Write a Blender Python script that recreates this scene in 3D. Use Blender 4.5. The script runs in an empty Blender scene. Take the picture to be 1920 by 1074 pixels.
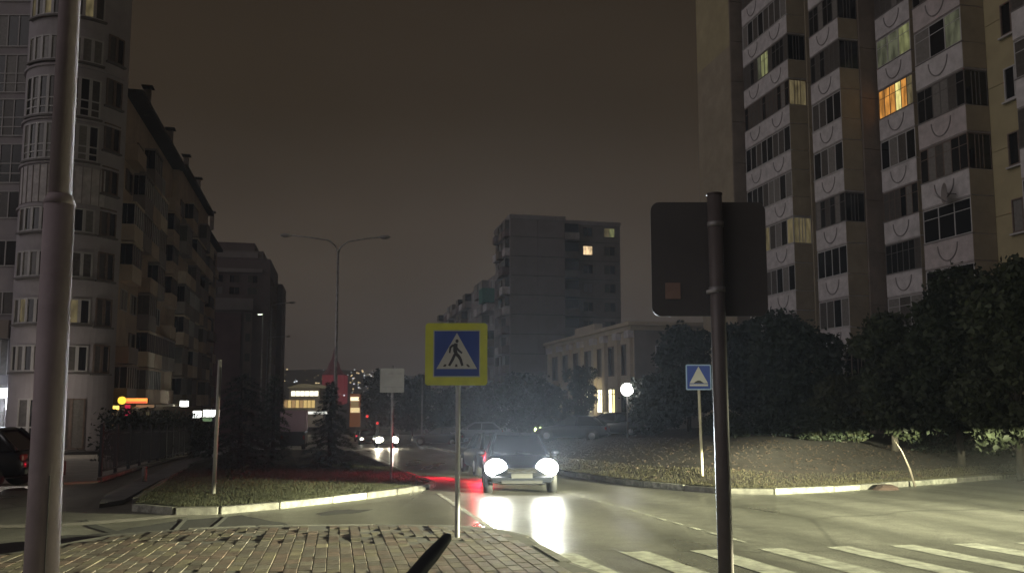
import bpy, bmesh, math, random
from mathutils import Vector, Matrix
R = random.Random(7)
sc = bpy.context.scene
COL = sc.collection
rad = math.radians
HAZE_D = 0.0007

# ------------------------------------------------------------------ camera, sky, light
G = 0.0381                      # the street falls away from the crossing at 3.8 %
CAMZ, F = 1.6, 1500.0
PITCH = math.atan(146 / F)
cam_d = bpy.data.cameras.new('camera')
cam = bpy.data.objects.new('camera', cam_d)
COL.objects.link(cam)
sc.camera = cam
cam_d.sensor_width = 36
cam_d.lens = 36 * F / 1920
cam_d.shift_y = 62 / 1920
cam_d.clip_start = 0.05
cam_d.clip_end = 6000
cam.location = (0, 0, CAMZ)
cam.rotation_euler = (rad(90) + PITCH, 0, 0)
try:
    sc.render.engine = 'CYCLES'
    sc.cycles.use_denoising = True
    sc.cycles.max_bounces = 6
    sc.cycles.volume_bounces = 0
    sc.cycles.sample_clamp_indirect = 4
except Exception:
    pass
sc.view_settings.view_transform = 'Standard'
sc.view_settings.look = 'None'
sc.view_settings.exposure = 0
sc.view_settings.gamma = 1
sc.view_settings.use_curve_mapping = False

w = bpy.data.worlds.new('World')
sc.world = w
w.use_nodes = True
nt = w.node_tree
nt.nodes.clear()
wo = nt.nodes.new('ShaderNodeOutputWorld')
bg = nt.nodes.new('ShaderNodeBackground')
tc = nt.nodes.new('ShaderNodeTexCoord')
sx = nt.nodes.new('ShaderNodeSeparateXYZ')
cr = nt.nodes.new('ShaderNodeValToRGB')
nz = nt.nodes.new('ShaderNodeTexNoise')
nz.inputs['Scale'].default_value = 2.2
nz.inputs['Detail'].default_value = 5
mp = nt.nodes.new('ShaderNodeMapping')
mp.inputs['Scale'].default_value = (1, 1, 3.0)
mr = nt.nodes.new('ShaderNodeMapRange')
mr.inputs['To Min'].default_value = 0.70
mr.inputs['To Max'].default_value = 1.30
mx = nt.nodes.new('ShaderNodeMix'); mx.data_type = 'RGBA'; mx.blend_type = 'MULTIPLY'
mx.inputs['Factor'].default_value = 1
cr.color_ramp.elements[0].position = 0.0
cr.color_ramp.elements[0].color = (0.058, 0.047, 0.041, 1)
e = cr.color_ramp.elements.new(0.16); e.color = (0.058, 0.045, 0.034, 1)
e = cr.color_ramp.elements.new(0.34); e.color = (0.033, 0.0238, 0.0155, 1)
cr.color_ramp.elements[-1].position = 0.75
cr.color_ramp.elements[-1].color = (0.020, 0.0145, 0.0100, 1)
L = nt.links.new
L(tc.outputs['Generated'], sx.inputs[0]); L(sx.outputs['Z'], cr.inputs[0])
L(tc.outputs['Generated'], mp.inputs[0]); L(mp.outputs[0], nz.inputs[0]); L(nz.outputs[0], mr.inputs[0])
L(cr.outputs[0], mx.inputs[6]); L(mr.outputs[0], mx.inputs[7])
L(mx.outputs[2], bg.inputs[0]); L(bg.outputs[0], wo.inputs[0])
bg.inputs[1].default_value = 1.0

def sun(dirv, strength, color, angle):
    d = bpy.data.lights.new('night_glow', 'SUN')
    d.energy = strength; d.color = color; d.angle = rad(angle)
    o = bpy.data.objects.new('night_glow', d); COL.objects.link(o)
    o.rotation_euler = Vector(dirv).to_track_quat('-Z', 'Y').to_euler()
sun((0.72, 0.42, -0.35), 0.46, (1.0, 0.92, 0.93), 55)

# ------------------------------------------------------------------ pixel -> world helpers
SP, CP = math.sin(PITCH), math.cos(PITCH)
def ray(px, py):
    u = (px - 960) / F; v = (599 - py) / F
    return Vector((u, CP - v * SP, v * CP + SP))
def at(px, py, Y):
    d = ray(px, py); t = Y / d.y
    return Vector((d.x * t, Y, CAMZ + d.z * t))
def gp(px, py):
    d = ray(px, py); t = -CAMZ / (d.z + G * d.y)
    return Vector((d.x * t, d.y * t))
def zpl(y):
    return -G * y if y < 220 else -G * 220

# ------------------------------------------------------------------ materials
MC = {}
def mat(name, col, rough=0.8, nscale=0, namt=0.25, bump=0, metal=0, emit=None, estr=0, bscale=None, spec=0.5, coat=0, rnd=None):
    if name in MC: return MC[name]
    m = bpy.data.materials.new(name); m.use_nodes = True
    t = m.node_tree; b = t.nodes['Principled BSDF']
    b.inputs['Base Color'].default_value = (*col, 1)
    b.inputs['Roughness'].default_value = rough
    b.inputs['Metallic'].default_value = metal
    b.inputs['Specular IOR Level'].default_value = spec
    if coat: b.inputs['Coat Weight'].default_value = coat
    if nscale:
        c = t.nodes.new('ShaderNodeTexCoord')
        n = t.nodes.new('ShaderNodeTexNoise'); n.inputs['Scale'].default_value = nscale
        n.inputs['Detail'].default_value = 6; n.inputs['Roughness'].default_value = 0.65
        r_ = t.nodes.new('ShaderNodeMapRange')
        r_.inputs['From Min'].default_value = 0.25; r_.inputs['From Max'].default_value = 0.75
        r_.inputs['To Min'].default_value = 1 - namt; r_.inputs['To Max'].default_value = 1 + namt
        x = t.nodes.new('ShaderNodeMix'); x.data_type = 'RGBA'; x.blend_type = 'MULTIPLY'; x.inputs['Factor'].default_value = 1
        x.inputs[6].default_value = (*col, 1)
        if rnd:
            gg = t.nodes.new('ShaderNodeNewGeometry'); t.links.new(gg.outputs['Position'], n.inputs[0])
        else: t.links.new(c.outputs['Object'], n.inputs[0])
        t.links.new(n.outputs[0], r_.inputs[0])
        if rnd:
            oi = t.nodes.new('ShaderNodeObjectInfo'); mm = t.nodes.new('ShaderNodeMapRange'); mu = t.nodes.new('ShaderNodeMath'); mu.operation = 'MULTIPLY'
            mm.inputs['To Min'].default_value = rnd[0]; mm.inputs['To Max'].default_value = rnd[1]
            t.links.new(oi.outputs['Random'], mm.inputs[0]); t.links.new(mm.outputs[0], mu.inputs[0]); t.links.new(r_.outputs[0], mu.inputs[1]); t.links.new(mu.outputs[0], x.inputs[7])
        else: t.links.new(r_.outputs[0], x.inputs[7])
        t.links.new(x.outputs[2], b.inputs['Base Color'])
    if bump:
        c = t.nodes.new('ShaderNodeTexCoord')
        n = t.nodes.new('ShaderNodeTexNoise'); n.inputs['Scale'].default_value = bscale or 60; n.inputs['Detail'].default_value = 5
        bp = t.nodes.new('ShaderNodeBump'); bp.inputs['Strength'].default_value = bump; bp.inputs['Distance'].default_value = 0.02
        t.links.new(c.outputs['Object'], n.inputs[0]); t.links.new(n.outputs[0], bp.inputs['Height']); t.links.new(bp.outputs[0], b.inputs['Normal'])
    if emit:
        b.inputs['Emission Color'].default_value = (*emit, 1); b.inputs['Emission Strength'].default_value = estr
    MC[name] = m
    return m

def road_material():
    m = bpy.data.materials.new('damp_asphalt'); m.use_nodes = True
    t = m.node_tree; b = t.nodes['Principled BSDF']; N = t.nodes.new; K = t.links.new
    c = N('ShaderNodeTexCoord')
    n1 = N('ShaderNodeTexNoise'); n1.inputs['Scale'].default_value = 0.35; n1.inputs['Detail'].default_value = 6
    mpp = N('ShaderNodeMapping'); mpp.inputs['Rotation'].default_value = (0, 0, 0.22); mpp.inputs['Scale'].default_value = (1.6, 0.35, 1)
    n2 = N('ShaderNodeTexNoise'); n2.inputs['Scale'].default_value = 45; n2.inputs['Detail'].default_value = 4
    K(c.outputs['Object'], mpp.inputs[0]); K(mpp.outputs[0], n1.inputs[0]); K(c.outputs['Object'], n2.inputs[0])
    r1 = N('ShaderNodeValToRGB')
    r1.color_ramp.elements[0].position = 0.3; r1.color_ramp.elements[0].color = (0.125, 0.122, 0.105, 1)
    r1.color_ramp.elements[1].position = 0.72; r1.color_ramp.elements[1].color = (0.19, 0.185, 0.158, 1)
    K(n1.outputs[0], r1.inputs[0])
    g = N('ShaderNodeMapRange'); g.inputs['From Min'].default_value = 0.3; g.inputs['From Max'].default_value = 0.7
    g.inputs['To Min'].default_value = 0.5; g.inputs['To Max'].default_value = 1.55
    K(n2.outputs[0], g.inputs[0])
    x = N('ShaderNodeMix'); x.data_type = 'RGBA'; x.blend_type = 'MULTIPLY'; x.inputs['Factor'].default_value = 1
    n3 = N('ShaderNodeTexNoise'); n3.inputs['Scale'].default_value = 3.5; n3.inputs['Detail'].default_value = 7; n3.inputs['Roughness'].default_value = .7
    K(c.outputs['Object'], n3.inputs[0])
    g3 = N('ShaderNodeMapRange'); g3.inputs['From Min'].default_value = .3; g3.inputs['From Max'].default_value = .7; g3.inputs['To Min'].default_value = .72; g3.inputs['To Max'].default_value = 1.28
    K(n3.outputs[0], g3.inputs[0])
    # tyre-polished lanes along the street
    wvn = N('ShaderNodeMapping'); wvn.inputs['Rotation'].default_value = (0, 0, -0.215); K(c.outputs['Object'], wvn.inputs[0])
    wt = N('ShaderNodeTexWave'); wt.inputs['Scale'].default_value = .19; wt.inputs['Distortion'].default_value = 1.2; wt.inputs['Detail'].default_value = 2; K(wvn.outputs[0], wt.inputs[0])
    g4 = N('ShaderNodeMapRange'); g4.inputs['To Min'].default_value = .78; g4.inputs['To Max'].default_value = 1.12; K(wt.outputs['Fac'], g4.inputs[0])
    ma = N('ShaderNodeMath'); ma.operation = 'MULTIPLY'; K(g3.outputs[0], ma.inputs[0]); K(g4.outputs[0], ma.inputs[1])
    mb = N('ShaderNodeMath'); mb.operation = 'MULTIPLY'; K(ma.outputs[0], mb.inputs[0]); K(g.outputs[0], mb.inputs[1])
    K(r1.outputs[0], x.inputs[6]); K(mb.outputs[0], x.inputs[7])
    # tar-filled cracks
    vo = N('ShaderNodeTexVoronoi'); vo.feature = 'DISTANCE_TO_EDGE'; vo.inputs['Scale'].default_value = 0.28
    wv = N('ShaderNodeMix'); wv.data_type = 'VECTOR'; wv.inputs['Factor'].default_value = 0.45
    K(c.outputs['Object'], wv.inputs[4]); K(n1.outputs['Color'], wv.inputs[5]); K(wv.outputs[1], vo.inputs[0])
    cr2 = N('ShaderNodeMapRange'); cr2.inputs['From Min'].default_value = 0.002; cr2.inputs['From Max'].default_value = 0.009
    cr2.inputs['To Min'].default_value = 0.66; cr2.inputs['To Max'].default_value = 1
    K(vo.outputs[0], cr2.inputs[0])
    x2 = N('ShaderNodeMix'); x2.data_type = 'RGBA'; x2.blend_type = 'MULTIPLY'; x2.inputs['Factor'].default_value = 1
    K(x.outputs[2], x2.inputs[6]); K(cr2.outputs[0], x2.inputs[7]); K(x2.outputs[2], b.inputs['Base Color'])
    rr = N('ShaderNodeMapRange'); rr.inputs['From Min'].default_value = 0.3; rr.inputs['From Max'].default_value = 0.7
    rr.inputs['To Min'].default_value = 0.24; rr.inputs['To Max'].default_value = 0.48
    K(n1.outputs[0], rr.inputs[0]); K(rr.outputs[0], b.inputs['Roughness'])
    bp = N('ShaderNodeBump'); bp.inputs['Strength'].default_value = 0.35; bp.inputs['Distance'].default_value = 0.01
    K(n2.outputs[0], bp.inputs['Height']); K(bp.outputs[0], b.inputs['Normal'])
    return m
M_ROAD = road_material()
M_GROUND = mat('dark_soil', (0.055, 0.050, 0.035), 0.95, 0.6, 0.5, 0.5, bscale=8)
M_TURF = mat('turf', (0.020, 0.022, 0.010), 0.95, 3.0, 0.5, 0.6, bscale=25)
M_TURFDRY = mat('dry_turf', (0.024, 0.015, 0.010), 0.95, 1.6, 0.8, 1.0, bscale=20)
M_BLADE = mat('grass_blade', (0.034, 0.036, 0.015), 0.8, 1.2, 0.5)
M_BLADEDRY = mat('dry_grass_blade', (0.050, 0.044, 0.020), 0.85, 1.0, 0.5)
M_CONC = mat('pavement_concrete', (0.24, 0.22, 0.19), 0.85, 1.5, 0.3, 0.3)
M_PATH = mat('path_asphalt', (0.15, 0.145, 0.14), 0.85, 1.5, 0.3, 0.3)
M_KERB = mat('kerb_concrete', (0.12, 0.115, 0.10), 0.85, 6, 0.6, 0.5, rnd=(.6, 1.3))
M_KERBW = mat('kerb_whitewash', (0.24, 0.24, 0.20), 0.85, 7, 0.85, 0.5, rnd=(.55, 1.25))
M_MORTAR = mat('paving_sand', (0.050, 0.045, 0.036), 0.95, 8, 0.4)
M_PAV = [mat('paver_%s' % n, c, 0.66, 5, 0.5, 0.4, bscale=90, rnd=(.7, 1.2)) for n, c in
         (('grey', (0.105, 0.092, 0.074)), ('red', (0.105, 0.074, 0.058)), ('ochre', (0.11, 0.095, 0.064)), ('brown', (0.085, 0.068, 0.054)))]
M_PAINT = mat('road_paint', (0.30, 0.30, 0.25), 0.75, 5, 0.7, 0.3)
M_PAINTW = mat('worn_road_paint', (0.25, 0.25, 0.21), 0.75, 7, 0.5, 0.3)
M_STEEL = mat('galvanised_steel', (0.28, 0.27, 0.27), 0.55, 6, 0.4, 0, 0.6)
M_POLE = mat('painted_pole', (0.36, 0.30, 0.32), 0.75, 3, 0.2, 0.15, 0.1, bscale=14)
M_POLE2 = mat('dull_painted_pole', (0.125, 0.105, 0.10), 0.45, 3, 0.3, 0.15, 0.15, bscale=14)
M_BLACK = mat('black_rubber', (0.012, 0.012, 0.014), 0.7)
M_PLATEBACK = mat('sign_back', (0.10, 0.092, 0.088), 0.65, 2, 0.15, 0, 0.2)
M_YEL = mat('fluorescent_yellow', (0.56, 0.60, 0.035), 0.5, 5, 0.12)
M_BLUE = mat('sign_blue', (0.012, 0.045, 0.30), 0.45, 4, 0.15)
M_SWHITE = mat('sign_white', (0.5, 0.5, 0.48), 0.5, 5, 0.08)
M_SBLACK = mat('sign_black', (0.015, 0.013, 0.02), 0.5)
M_BARK = mat('bark', (0.028, 0.023, 0.018), 0.95, 6, 0.4, 0.6, bscale=20)
M_LEAF = [mat('leaf_%d' % i, c, 0.7, 0.9, 0.45) for i, c in enumerate(
          ((0.016, 0.024, 0.010), (0.022, 0.029, 0.012), (0.013, 0.022, 0.015), (0.030, 0.034, 0.014)))]
M_NEEDLE = [mat('needle_%d' % i, c, 0.75, 1.2, 0.4) for i, c in enumerate(((0.028, 0.048, 0.030), (0.040, 0.062, 0.034)))]
M_GLASS = mat('night_glass', (0.012, 0.013, 0.016), 0.12, spec=0.5)
M_GLASS2 = mat('curtained_glass', (0.085, 0.078, 0.072), 0.3, 5, 0.4)
M_GLASS3 = mat('net_curtain_glass', (0.19, 0.18, 0.17), 0.35, 6, 0.3)
M_PVC = mat('white_pvc', (0.44, 0.43, 0.43), 0.5, 3, 0.1)
M_WOODF = mat('old_wood_frame', (0.16, 0.12, 0.10), 0.7, 5, 0.3)
M_DARKF = mat('dark_metal_frame', (0.13, 0.12, 0.115), 0.6)
M_PARW = mat('whitewashed_parapet', (0.50, 0.475, 0.48), 0.85, 2.2, 0.3, 0.2)
M_PARP = mat('pinkish_parapet', (0.44, 0.395, 0.395), 0.85, 2.0, 0.3, 0.2)
M_BEIGE = mat('beige_panel', (0.30, 0.255, 0.185), 0.9, 0.9, 0.2, 0.3, bscale=30)
M_BEIGE2 = mat('ochre_panel', (0.36, 0.31, 0.185), 0.9, 0.7, 0.18, 0.2, bscale=30)
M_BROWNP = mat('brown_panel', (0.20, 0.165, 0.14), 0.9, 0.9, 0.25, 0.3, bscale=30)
M_ARC = mat('arc_relief', (0.20, 0.185, 0.185), 0.85)
M_JOINT = mat('joint_tar', (0.03, 0.028, 0.027), 0.9)
M_TOWER = mat('tower_render', (0.37, 0.345, 0.365), 0.85, 0.8, 0.15, 0.2, bscale=20)
M_TOWERR = mat('tower_red_brick', (0.17, 0.085, 0.075), 0.9, 3, 0.3)
M_SLAB = mat('warm_render', (0.44, 0.35, 0.275), 0.9, 0.8, 0.22, 0.2)
M_SLABL = mat('pale_render', (0.56, 0.48, 0.39), 0.9, 0.8, 0.2, 0.2)
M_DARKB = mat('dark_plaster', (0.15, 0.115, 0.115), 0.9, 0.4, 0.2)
M_DARKB2 = mat('grey_plaster', (0.20, 0.175, 0.16), 0.9, 0.4, 0.2)
M_GABLE = mat('gable_panel', (0.21, 0.175, 0.165), 0.9, 0.4, 0.18)
M_GREY = mat('grey_panel', (0.25, 0.225, 0.215), 0.9, 0.4, 0.22)
M_GREEN = mat('green_cladding', (0.03, 0.15, 0.11), 0.7)
M_STUCCO = mat('cream_stucco', (0.46, 0.40, 0.31), 0.9, 0.8, 0.15)
M_ROOF = mat('roof_felt', (0.05, 0.045, 0.042), 0.95)
M_CAR = mat('dark_car_paint', (0.012, 0.014, 0.020), 0.28, coat=0.6)
M_CARG = mat('grey_car_paint', (0.045, 0.048, 0.055), 0.3, coat=0.6)
M_CARW = mat('pale_car_paint', (0.16, 0.15, 0.16), 0.35, coat=0.5)
M_CARR = mat('maroon_car_paint', (0.10, 0.02, 0.02), 0.3, coat=0.5)
M_TYRE = mat('tyre_rubber', (0.02, 0.02, 0.02), 0.85)
M_RIM = mat('alloy_rim', (0.45, 0.45, 0.46), 0.3, metal=0.9)
M_CHROME = mat('chrome', (0.7, 0.7, 0.72), 0.15, metal=1)
M_LAMPOFF = mat('unlit_lens', (0.25, 0.25, 0.27), 0.15)
M_TAILOFF = mat('red_lens', (0.22, 0.01, 0.01), 0.2)
def em(name, c, s):
    m = mat(name, (0.02, 0.02, 0.02), 0.6, emit=c, estr=s)
    if 'window' in name and not m.get('curtain'):
        m['curtain'] = 1; t = m.node_tree; N = t.nodes.new
        g = N('ShaderNodeNewGeometry'); q = N('ShaderNodeMapping'); q.inputs['Scale'].default_value = (2.6, 2.6, .8)
        n = N('ShaderNodeTexNoise'); n.inputs['Scale'].default_value = 1.3; n.inputs['Detail'].default_value = 3
        r = N('ShaderNodeMapRange'); r.inputs['From Min'].default_value = .36; r.inputs['From Max'].default_value = .64
        r.inputs['To Min'].default_value = .5 * s; r.inputs['To Max'].default_value = 1.35 * s
        t.links.new(g.outputs['Position'], q.inputs[0]); t.links.new(q.outputs[0], n.inputs[0]); t.links.new(n.outputs[0], r.inputs[0])
        t.links.new(r.outputs[0], t.nodes['Principled BSDF'].inputs['Emission Strength'])
    return m
E_HEAD = em('headlight_on', (1, 1, 0.93), 120)
E_HEADF = em('far_headlight_on', (1, 0.90, 0.68), 60)
E_TAIL = em('tail_light_on', (1, 0.02, 0.03), 0.6)
E_WARM = em('lit_window_warm', (1, 0.72, 0.40), 1.05)
E_WARMD = em('lit_window_dim', (0.9, 0.72, 0.36), 0.11)
E_GRN = em('lit_window_greenish', (0.75, 0.78, 0.34), 0.22)
E_GRND = em('lit_window_pale_dim', (0.5, 0.52, 0.32), 0.13)
E_ORG = em('lit_window_orange', (1, 0.42, 0.08), 0.55)
E_YEL = em('lit_window_yellow', (1, 0.86, 0.30), 0.9)
E_SHOPW = em('shop_window_lit', (1, 0.93, 0.62), 3.2)
E_SHOPY = em('shop_window_lit_yellow', (1, 0.85, 0.36), 2.0)
E_SIGNW = em('sign_lit_white', (0.88, 0.95, 1), 2.2)
E_SIGNB = em('sign_lit_blue', (0.15, 0.55, 1), 0.8)
E_SIGNR = em('sign_lit_red', (1, 0.05, 0.03), 0.75)
E_SIGNO = em('sign_lit_orange', (1, 0.26, 0.03), 1.6)
E_SIGNY = em('sign_lit_amber', (1, 0.62, 0.06), 1.6)
E_RED = em('red_lamp', (1, 0.06, 0.05), 1.2)
E_GLOBE = em('globe_lit', (1, 0.97, 0.92), 14)
E_LAMP = em('lamp_lit', (0.85, 1, 0.75), 4)
E_FAR = em('far_light', (1, 0.85, 0.55), 1.6)
E_FARC = em('far_light_cool', (0.85, 0.95, 1), 1.6)

# ------------------------------------------------------------------ mesh helpers
def link(o, parent=None):
    COL.objects.link(o)
    if parent is not None: o.parent = parent
    return o
def tag(o, label=None, cat=None, group=None, kind=None):
    if label: o['label'] = label
    if cat: o['category'] = cat
    if group: o['group'] = group
    if kind: o['kind'] = kind
    return o
def root(name, loc, rotz=0, label=None, cat=None, group=None):
    o = bpy.data.objects.new(name, None); o.empty_display_size = 0.2
    o.location = loc; o.rotation_euler = (0, 0, rotz)
    COL.objects.link(o)
    return tag(o, label, cat, group)
def obj(name, me, parent=None, loc=(0, 0, 0), rot=(0, 0, 0)):
    o = bpy.data.objects.new(name, me); o.location = loc; o.rotation_euler = rot
    return link(o, parent)
def pyd(verts, faces, m, smooth=False, mi=None):
    me = bpy.data.meshes.new('mesh'); me.from_pydata([tuple(v) for v in verts], [], faces)
    for x in (m if isinstance(m, (list, tuple)) else [m]): me.materials.append(x)
    if mi: me.polygons.foreach_set('material_index', mi)
    if smooth: me.polygons.foreach_set('use_smooth', [True] * len(me.polygons))
    me.update()
    return me
BF = [(0, 3, 2, 1), (4, 5, 6, 7), (0, 1, 5, 4), (1, 2, 6, 5), (2, 3, 7, 6), (3, 0, 4, 7)]
def boxes(bl, m):
    V, Fc = [], []
    for (x0, x1, y0, y1, z0, z1) in bl:
        k = len(V)
        V += [(x0, y0, z0), (x1, y0, z0), (x1, y1, z0), (x0, y1, z0), (x0, y0, z1), (x1, y0, z1), (x1, y1, z1), (x0, y1, z1)]
        Fc += [tuple(i + k for i in f) for f in BF]
    return pyd(V, Fc, m)
CACHE = {}
def cbox(w_, d, h, m, bev=0.0):
    k = ('b', round(w_, 3), round(d, 3), round(h, 3), m.name)
    if k not in CACHE: CACHE[k] = boxes([(-w_ / 2, w_ / 2, 0, d, 0, h)], m)
    return CACHE[k]
def bevbox(x, y, z, b, m):
    bm = bmesh.new(); bmesh.ops.create_cube(bm, size=1)
    for v in bm.verts: v.co = Vector((v.co.x * x, v.co.y * y, v.co.z * z))
    bmesh.ops.bevel(bm, geom=bm.edges[:], offset=b, segments=1, affect='EDGES')
    me = bpy.data.meshes.new('mesh'); bm.to_mesh(me); bm.free(); me.materials.append(m)
    return me
def tube_data(pts, rads, n=10):
    V, Fc = [], []
    pts = [Vector(p) for p in pts]
    for i, p in enumerate(pts):
        a = pts[max(i - 1, 0)]; b = pts[min(i + 1, len(pts) - 1)]
        t = (b - a).normalized()
        up = Vector((0, 0, 1)) if abs(t.z) < 0.9 else Vector((0, 1, 0))
        s = t.cross(up).normalized(); q = s.cross(t)
        for k in range(n):
            an = 2 * math.pi * k / n
            V.append(p + (s * math.cos(an) + q * math.sin(an)) * rads[i])
    for i in range(len(pts) - 1):
        for k in range(n):
            a = i * n + k; b = i * n + (k + 1) % n
            Fc.append((a, b, b + n, a + n))
    Fc.append(tuple(range(n - 1, -1, -1))); Fc.append(tuple(range((len(pts) - 1) * n, len(pts) * n)))
    return V, Fc
def tube(pts, rads, m, n=10):
    if not isinstance(rads, (list, tuple)): rads = [rads] * len(pts)
    V, Fc = tube_data(pts, rads, n)
    me = pyd(V, Fc, m, True)
    return me
def join_data(lst):
    V, Fc = [], []
    for v, f in lst:
        k = len(V); V += v; Fc += [tuple(i + k for i in q) for q in f]
    return V, Fc
def prism(poly, y0, y1, m):
    """poly in local x,z; thickness in y"""
    n = len(poly)
    V = [(x, y0, z) for x, z in poly] + [(x, y1, z) for x, z in poly]
    Fc = [tuple(range(n)), tuple(range(2 * n - 1, n - 1, -1))] + [(i, i + n, (i + 1) % n + n, (i + 1) % n) for i in range(n)]
    me = pyd(V, Fc, m)
    bm = bmesh.new(); bm.from_mesh(me); bmesh.ops.recalc_face_normals(bm, faces=bm.faces[:]); bm.to_mesh(me); bm.free()
    return me
def rrect(w_, h, r, n=5):
    P = []
    for cx, cz, a0 in ((w_ / 2 - r, h / 2 - r, 0), (-w_ / 2 + r, h / 2 - r, 90), (-w_ / 2 + r, -h / 2 + r, 180), (w_ / 2 - r, -h / 2 + r, 270)):
        for k in range(n + 1):
            a = rad(a0 + 90 * k / n); P.append((cx + r * math.cos(a), cz + r * math.sin(a)))
    return P
def sphere(r, m, seg=16, ring=10, sx_=1, sy_=1, sz_=1):
    bm = bmesh.new(); bmesh.ops.create_uvsphere(bm, u_segments=seg, v_segments=ring, radius=r)
    for v in bm.verts: v.co = Vector((v.co.x * sx_, v.co.y * sy_, v.co.z * sz_))
    me = bpy.data.meshes.new('mesh'); bm.to_mesh(me); bm.free(); me.materials.append(m)
    me.polygons.foreach_set('use_smooth', [True] * len(me.polygons))
    return me
def fill_poly(pts2, zoff, m, zf=zpl, skirt=0.0):
    """flat sheet lying on the sloping street plane, optional side skirt downward"""
    from mathutils.geometry import tessellate_polygon
    P = [Vector((p[0], p[1], zf(p[1]) + zoff)) for p in pts2]
    tri = tessellate_polygon([P])
    V = list(P); Fc = []
    for t in tri:
        a, b, c = (P[i] for i in t)
        Fc.append(tuple(t) if (b - a).cross(c - a).z > 0 else (t[0], t[2], t[1]))
    if skirt:
        n = len(P)
        V += [p - Vector((0, 0, skirt)) for p in P]
        Fc += [(i, (i + 1) % n, (i + 1) % n + n, i + n) for i in range(n)]
    return pyd(V, Fc, m)
def inside(p, poly):
    x, y = p[0], p[1]; c = False; n = len(poly); j = n - 1
    for i in range(n):
        xi, yi, xj, yj = poly[i][0], poly[i][1], poly[j][0], poly[j][1]
        if (yi > y) != (yj > y) and x < (xj - xi) * (y - yi) / (yj - yi) + xi: c = not c
        j = i
    return c
def dist_line(p, pl):
    best = 1e9
    for a, b in zip(pl, pl[1:]):
        ax, ay, bx, by = a[0], a[1], b[0], b[1]
        dx, dy = bx - ax, by - ay
        t = max(0, min(1, ((p[0] - ax) * dx + (p[1] - ay) * dy) / (dx * dx + dy * dy + 1e-9)))
        best = min(best, math.hypot(p[0] - ax - t * dx, p[1] - ay - t * dy))
    return best

# ------------------------------------------------------------------ ground plan
SD = Vector((-0.213, 0.977)).normalized()           # the way the street runs
KR = [gp(*p) for p in ((1060, 890), (1140, 903), (1210, 912), (1285, 919), (1350, 925), (1450, 926), (1560, 921), (1700, 911), (1830, 901))]
far = KR[0] + Vector((-0.22, 0.975)) * 45
far2 = far + Vector((-0.22, 0.975)) * 140
KR = [far2, far] + KR
e_ = (KR[-1] - KR[-2]).normalized()
KR = KR + [KR[-1] + e_ * 8, KR[-1] + e_ * 60]
BANKPOLY = [tuple(p) for p in KR] + [(110, 240), (KR[0].x, 240)]
def bank(x, y):
    if not inside((x, y), BANKPOLY): return 0
    return 0.13 + 1.9 * (1 - math.exp(-dist_line((x, y), KR) / 12))
def zg(x, y): return zpl(y) + bank(x, y)

# big terrain sheet with hills far behind the town
NX, NY = 60, 70
V, Fc = [], []
for j in range(NY + 1):
    t = j / NY
    y = -40 + 740 * (t ** 1.8) if j < NY else 760
    for i in range(NX + 1):
        x = -700 + 1400 * i / NX
        z = zpl(y) - 0.06
        if y > 330: z += (y - 330) / 370 * (34 + 6 * math.sin(x * 0.012) + 3 * math.sin(x * 0.034 + 1))
        V.append((x, y, z))
for j in range(NY):
    for i in range(NX):
        a = j * (NX + 1) + i; Fc.append((a, a + 1, a + NX + 2, a + NX + 1))
o = obj('ground', pyd(V, Fc, M_GROUND, True)); tag(o, kind='structure')

o = obj('road', fill_poly([(-70, -25), (60, -25), (60, 215), (-70, 215)], 0.0, M_ROAD)); tag(o, kind='structure')

# verge on the far corner of the crossing: a grassy bank
def densify(pl, step):
    out = []
    for a, b in zip(pl, pl[1:]):
        n = max(1, int((b - a).length / step))
        out += [a + (b - a) * k / n for k in range(n)]
    return out + [pl[-1]]
KD = densify(KR[1:], 1.5)
offs = [0.14, 0.5, 1, 2, 3.5, 5.5, 8, 11, 15, 20, 27, 36, 50]
V, Fc = [], []
nv = Vector((0.45, 0.89))
for j, d in enumerate(offs):
    for p in KD:
        q = p + nv * d
        V.append((q.x, q.y, zpl(q.y) + 0.13 + 1.9 * (1 - math.exp(-dist_line(q, KR) / 12)) + (0.03 * math.sin(q.x * 3.1) * math.sin(q.y * 2.3) if j else 0)))
n = len(KD)
for j in range(len(offs) - 1):
    for i in range(n - 1):
        a = j * n + i; Fc.append((a, a + 1, a + n + 1, a + n))
o = obj('verge', pyd(V, Fc, M_TURFDRY, True)); tag(o, kind='structure')

# kerbs: every stone an object
def kerb(name, pl, step=1.0, white=lambda i: False, wid=0.15, hgt=0.14):
    k0 = bpy.data.objects.new(name, None); COL.objects.link(k0); tag(k0, kind='structure')
    ms = {False: bevbox(1, wid, 0.3, 0.012, M_KERB), True: bevbox(1, wid, 0.3, 0.012, M_KERBW)}
    pts = densify(pl, step); out = []
    for i, (a, b) in enumerate(zip(pts, pts[1:])):
        d = b - a; Ls = d.length
        if Ls < 0.1: continue
        c = (a + b) / 2
        s = obj('kerb_stone', ms[bool(white(i))], k0)
        s.location = (c.x, c.y, zpl(c.y) + hgt - 0.15 + R.uniform(-.008, .008))
        zz = (zpl(b.y) - zpl(a.y)) / Ls
        s.rotation_euler = (0, -math.atan(zz), math.atan2(d.y, d.x) + R.uniform(-.01, .01))
        s.scale = ((Ls - 0.015), 1, 1)
        out.append(s)
    return k0
kerb('kerb', [Vector(p) for p in KR[1:]], 1.0, lambda i: 44 < i and (i // 2) % 2 == 0)

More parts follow.
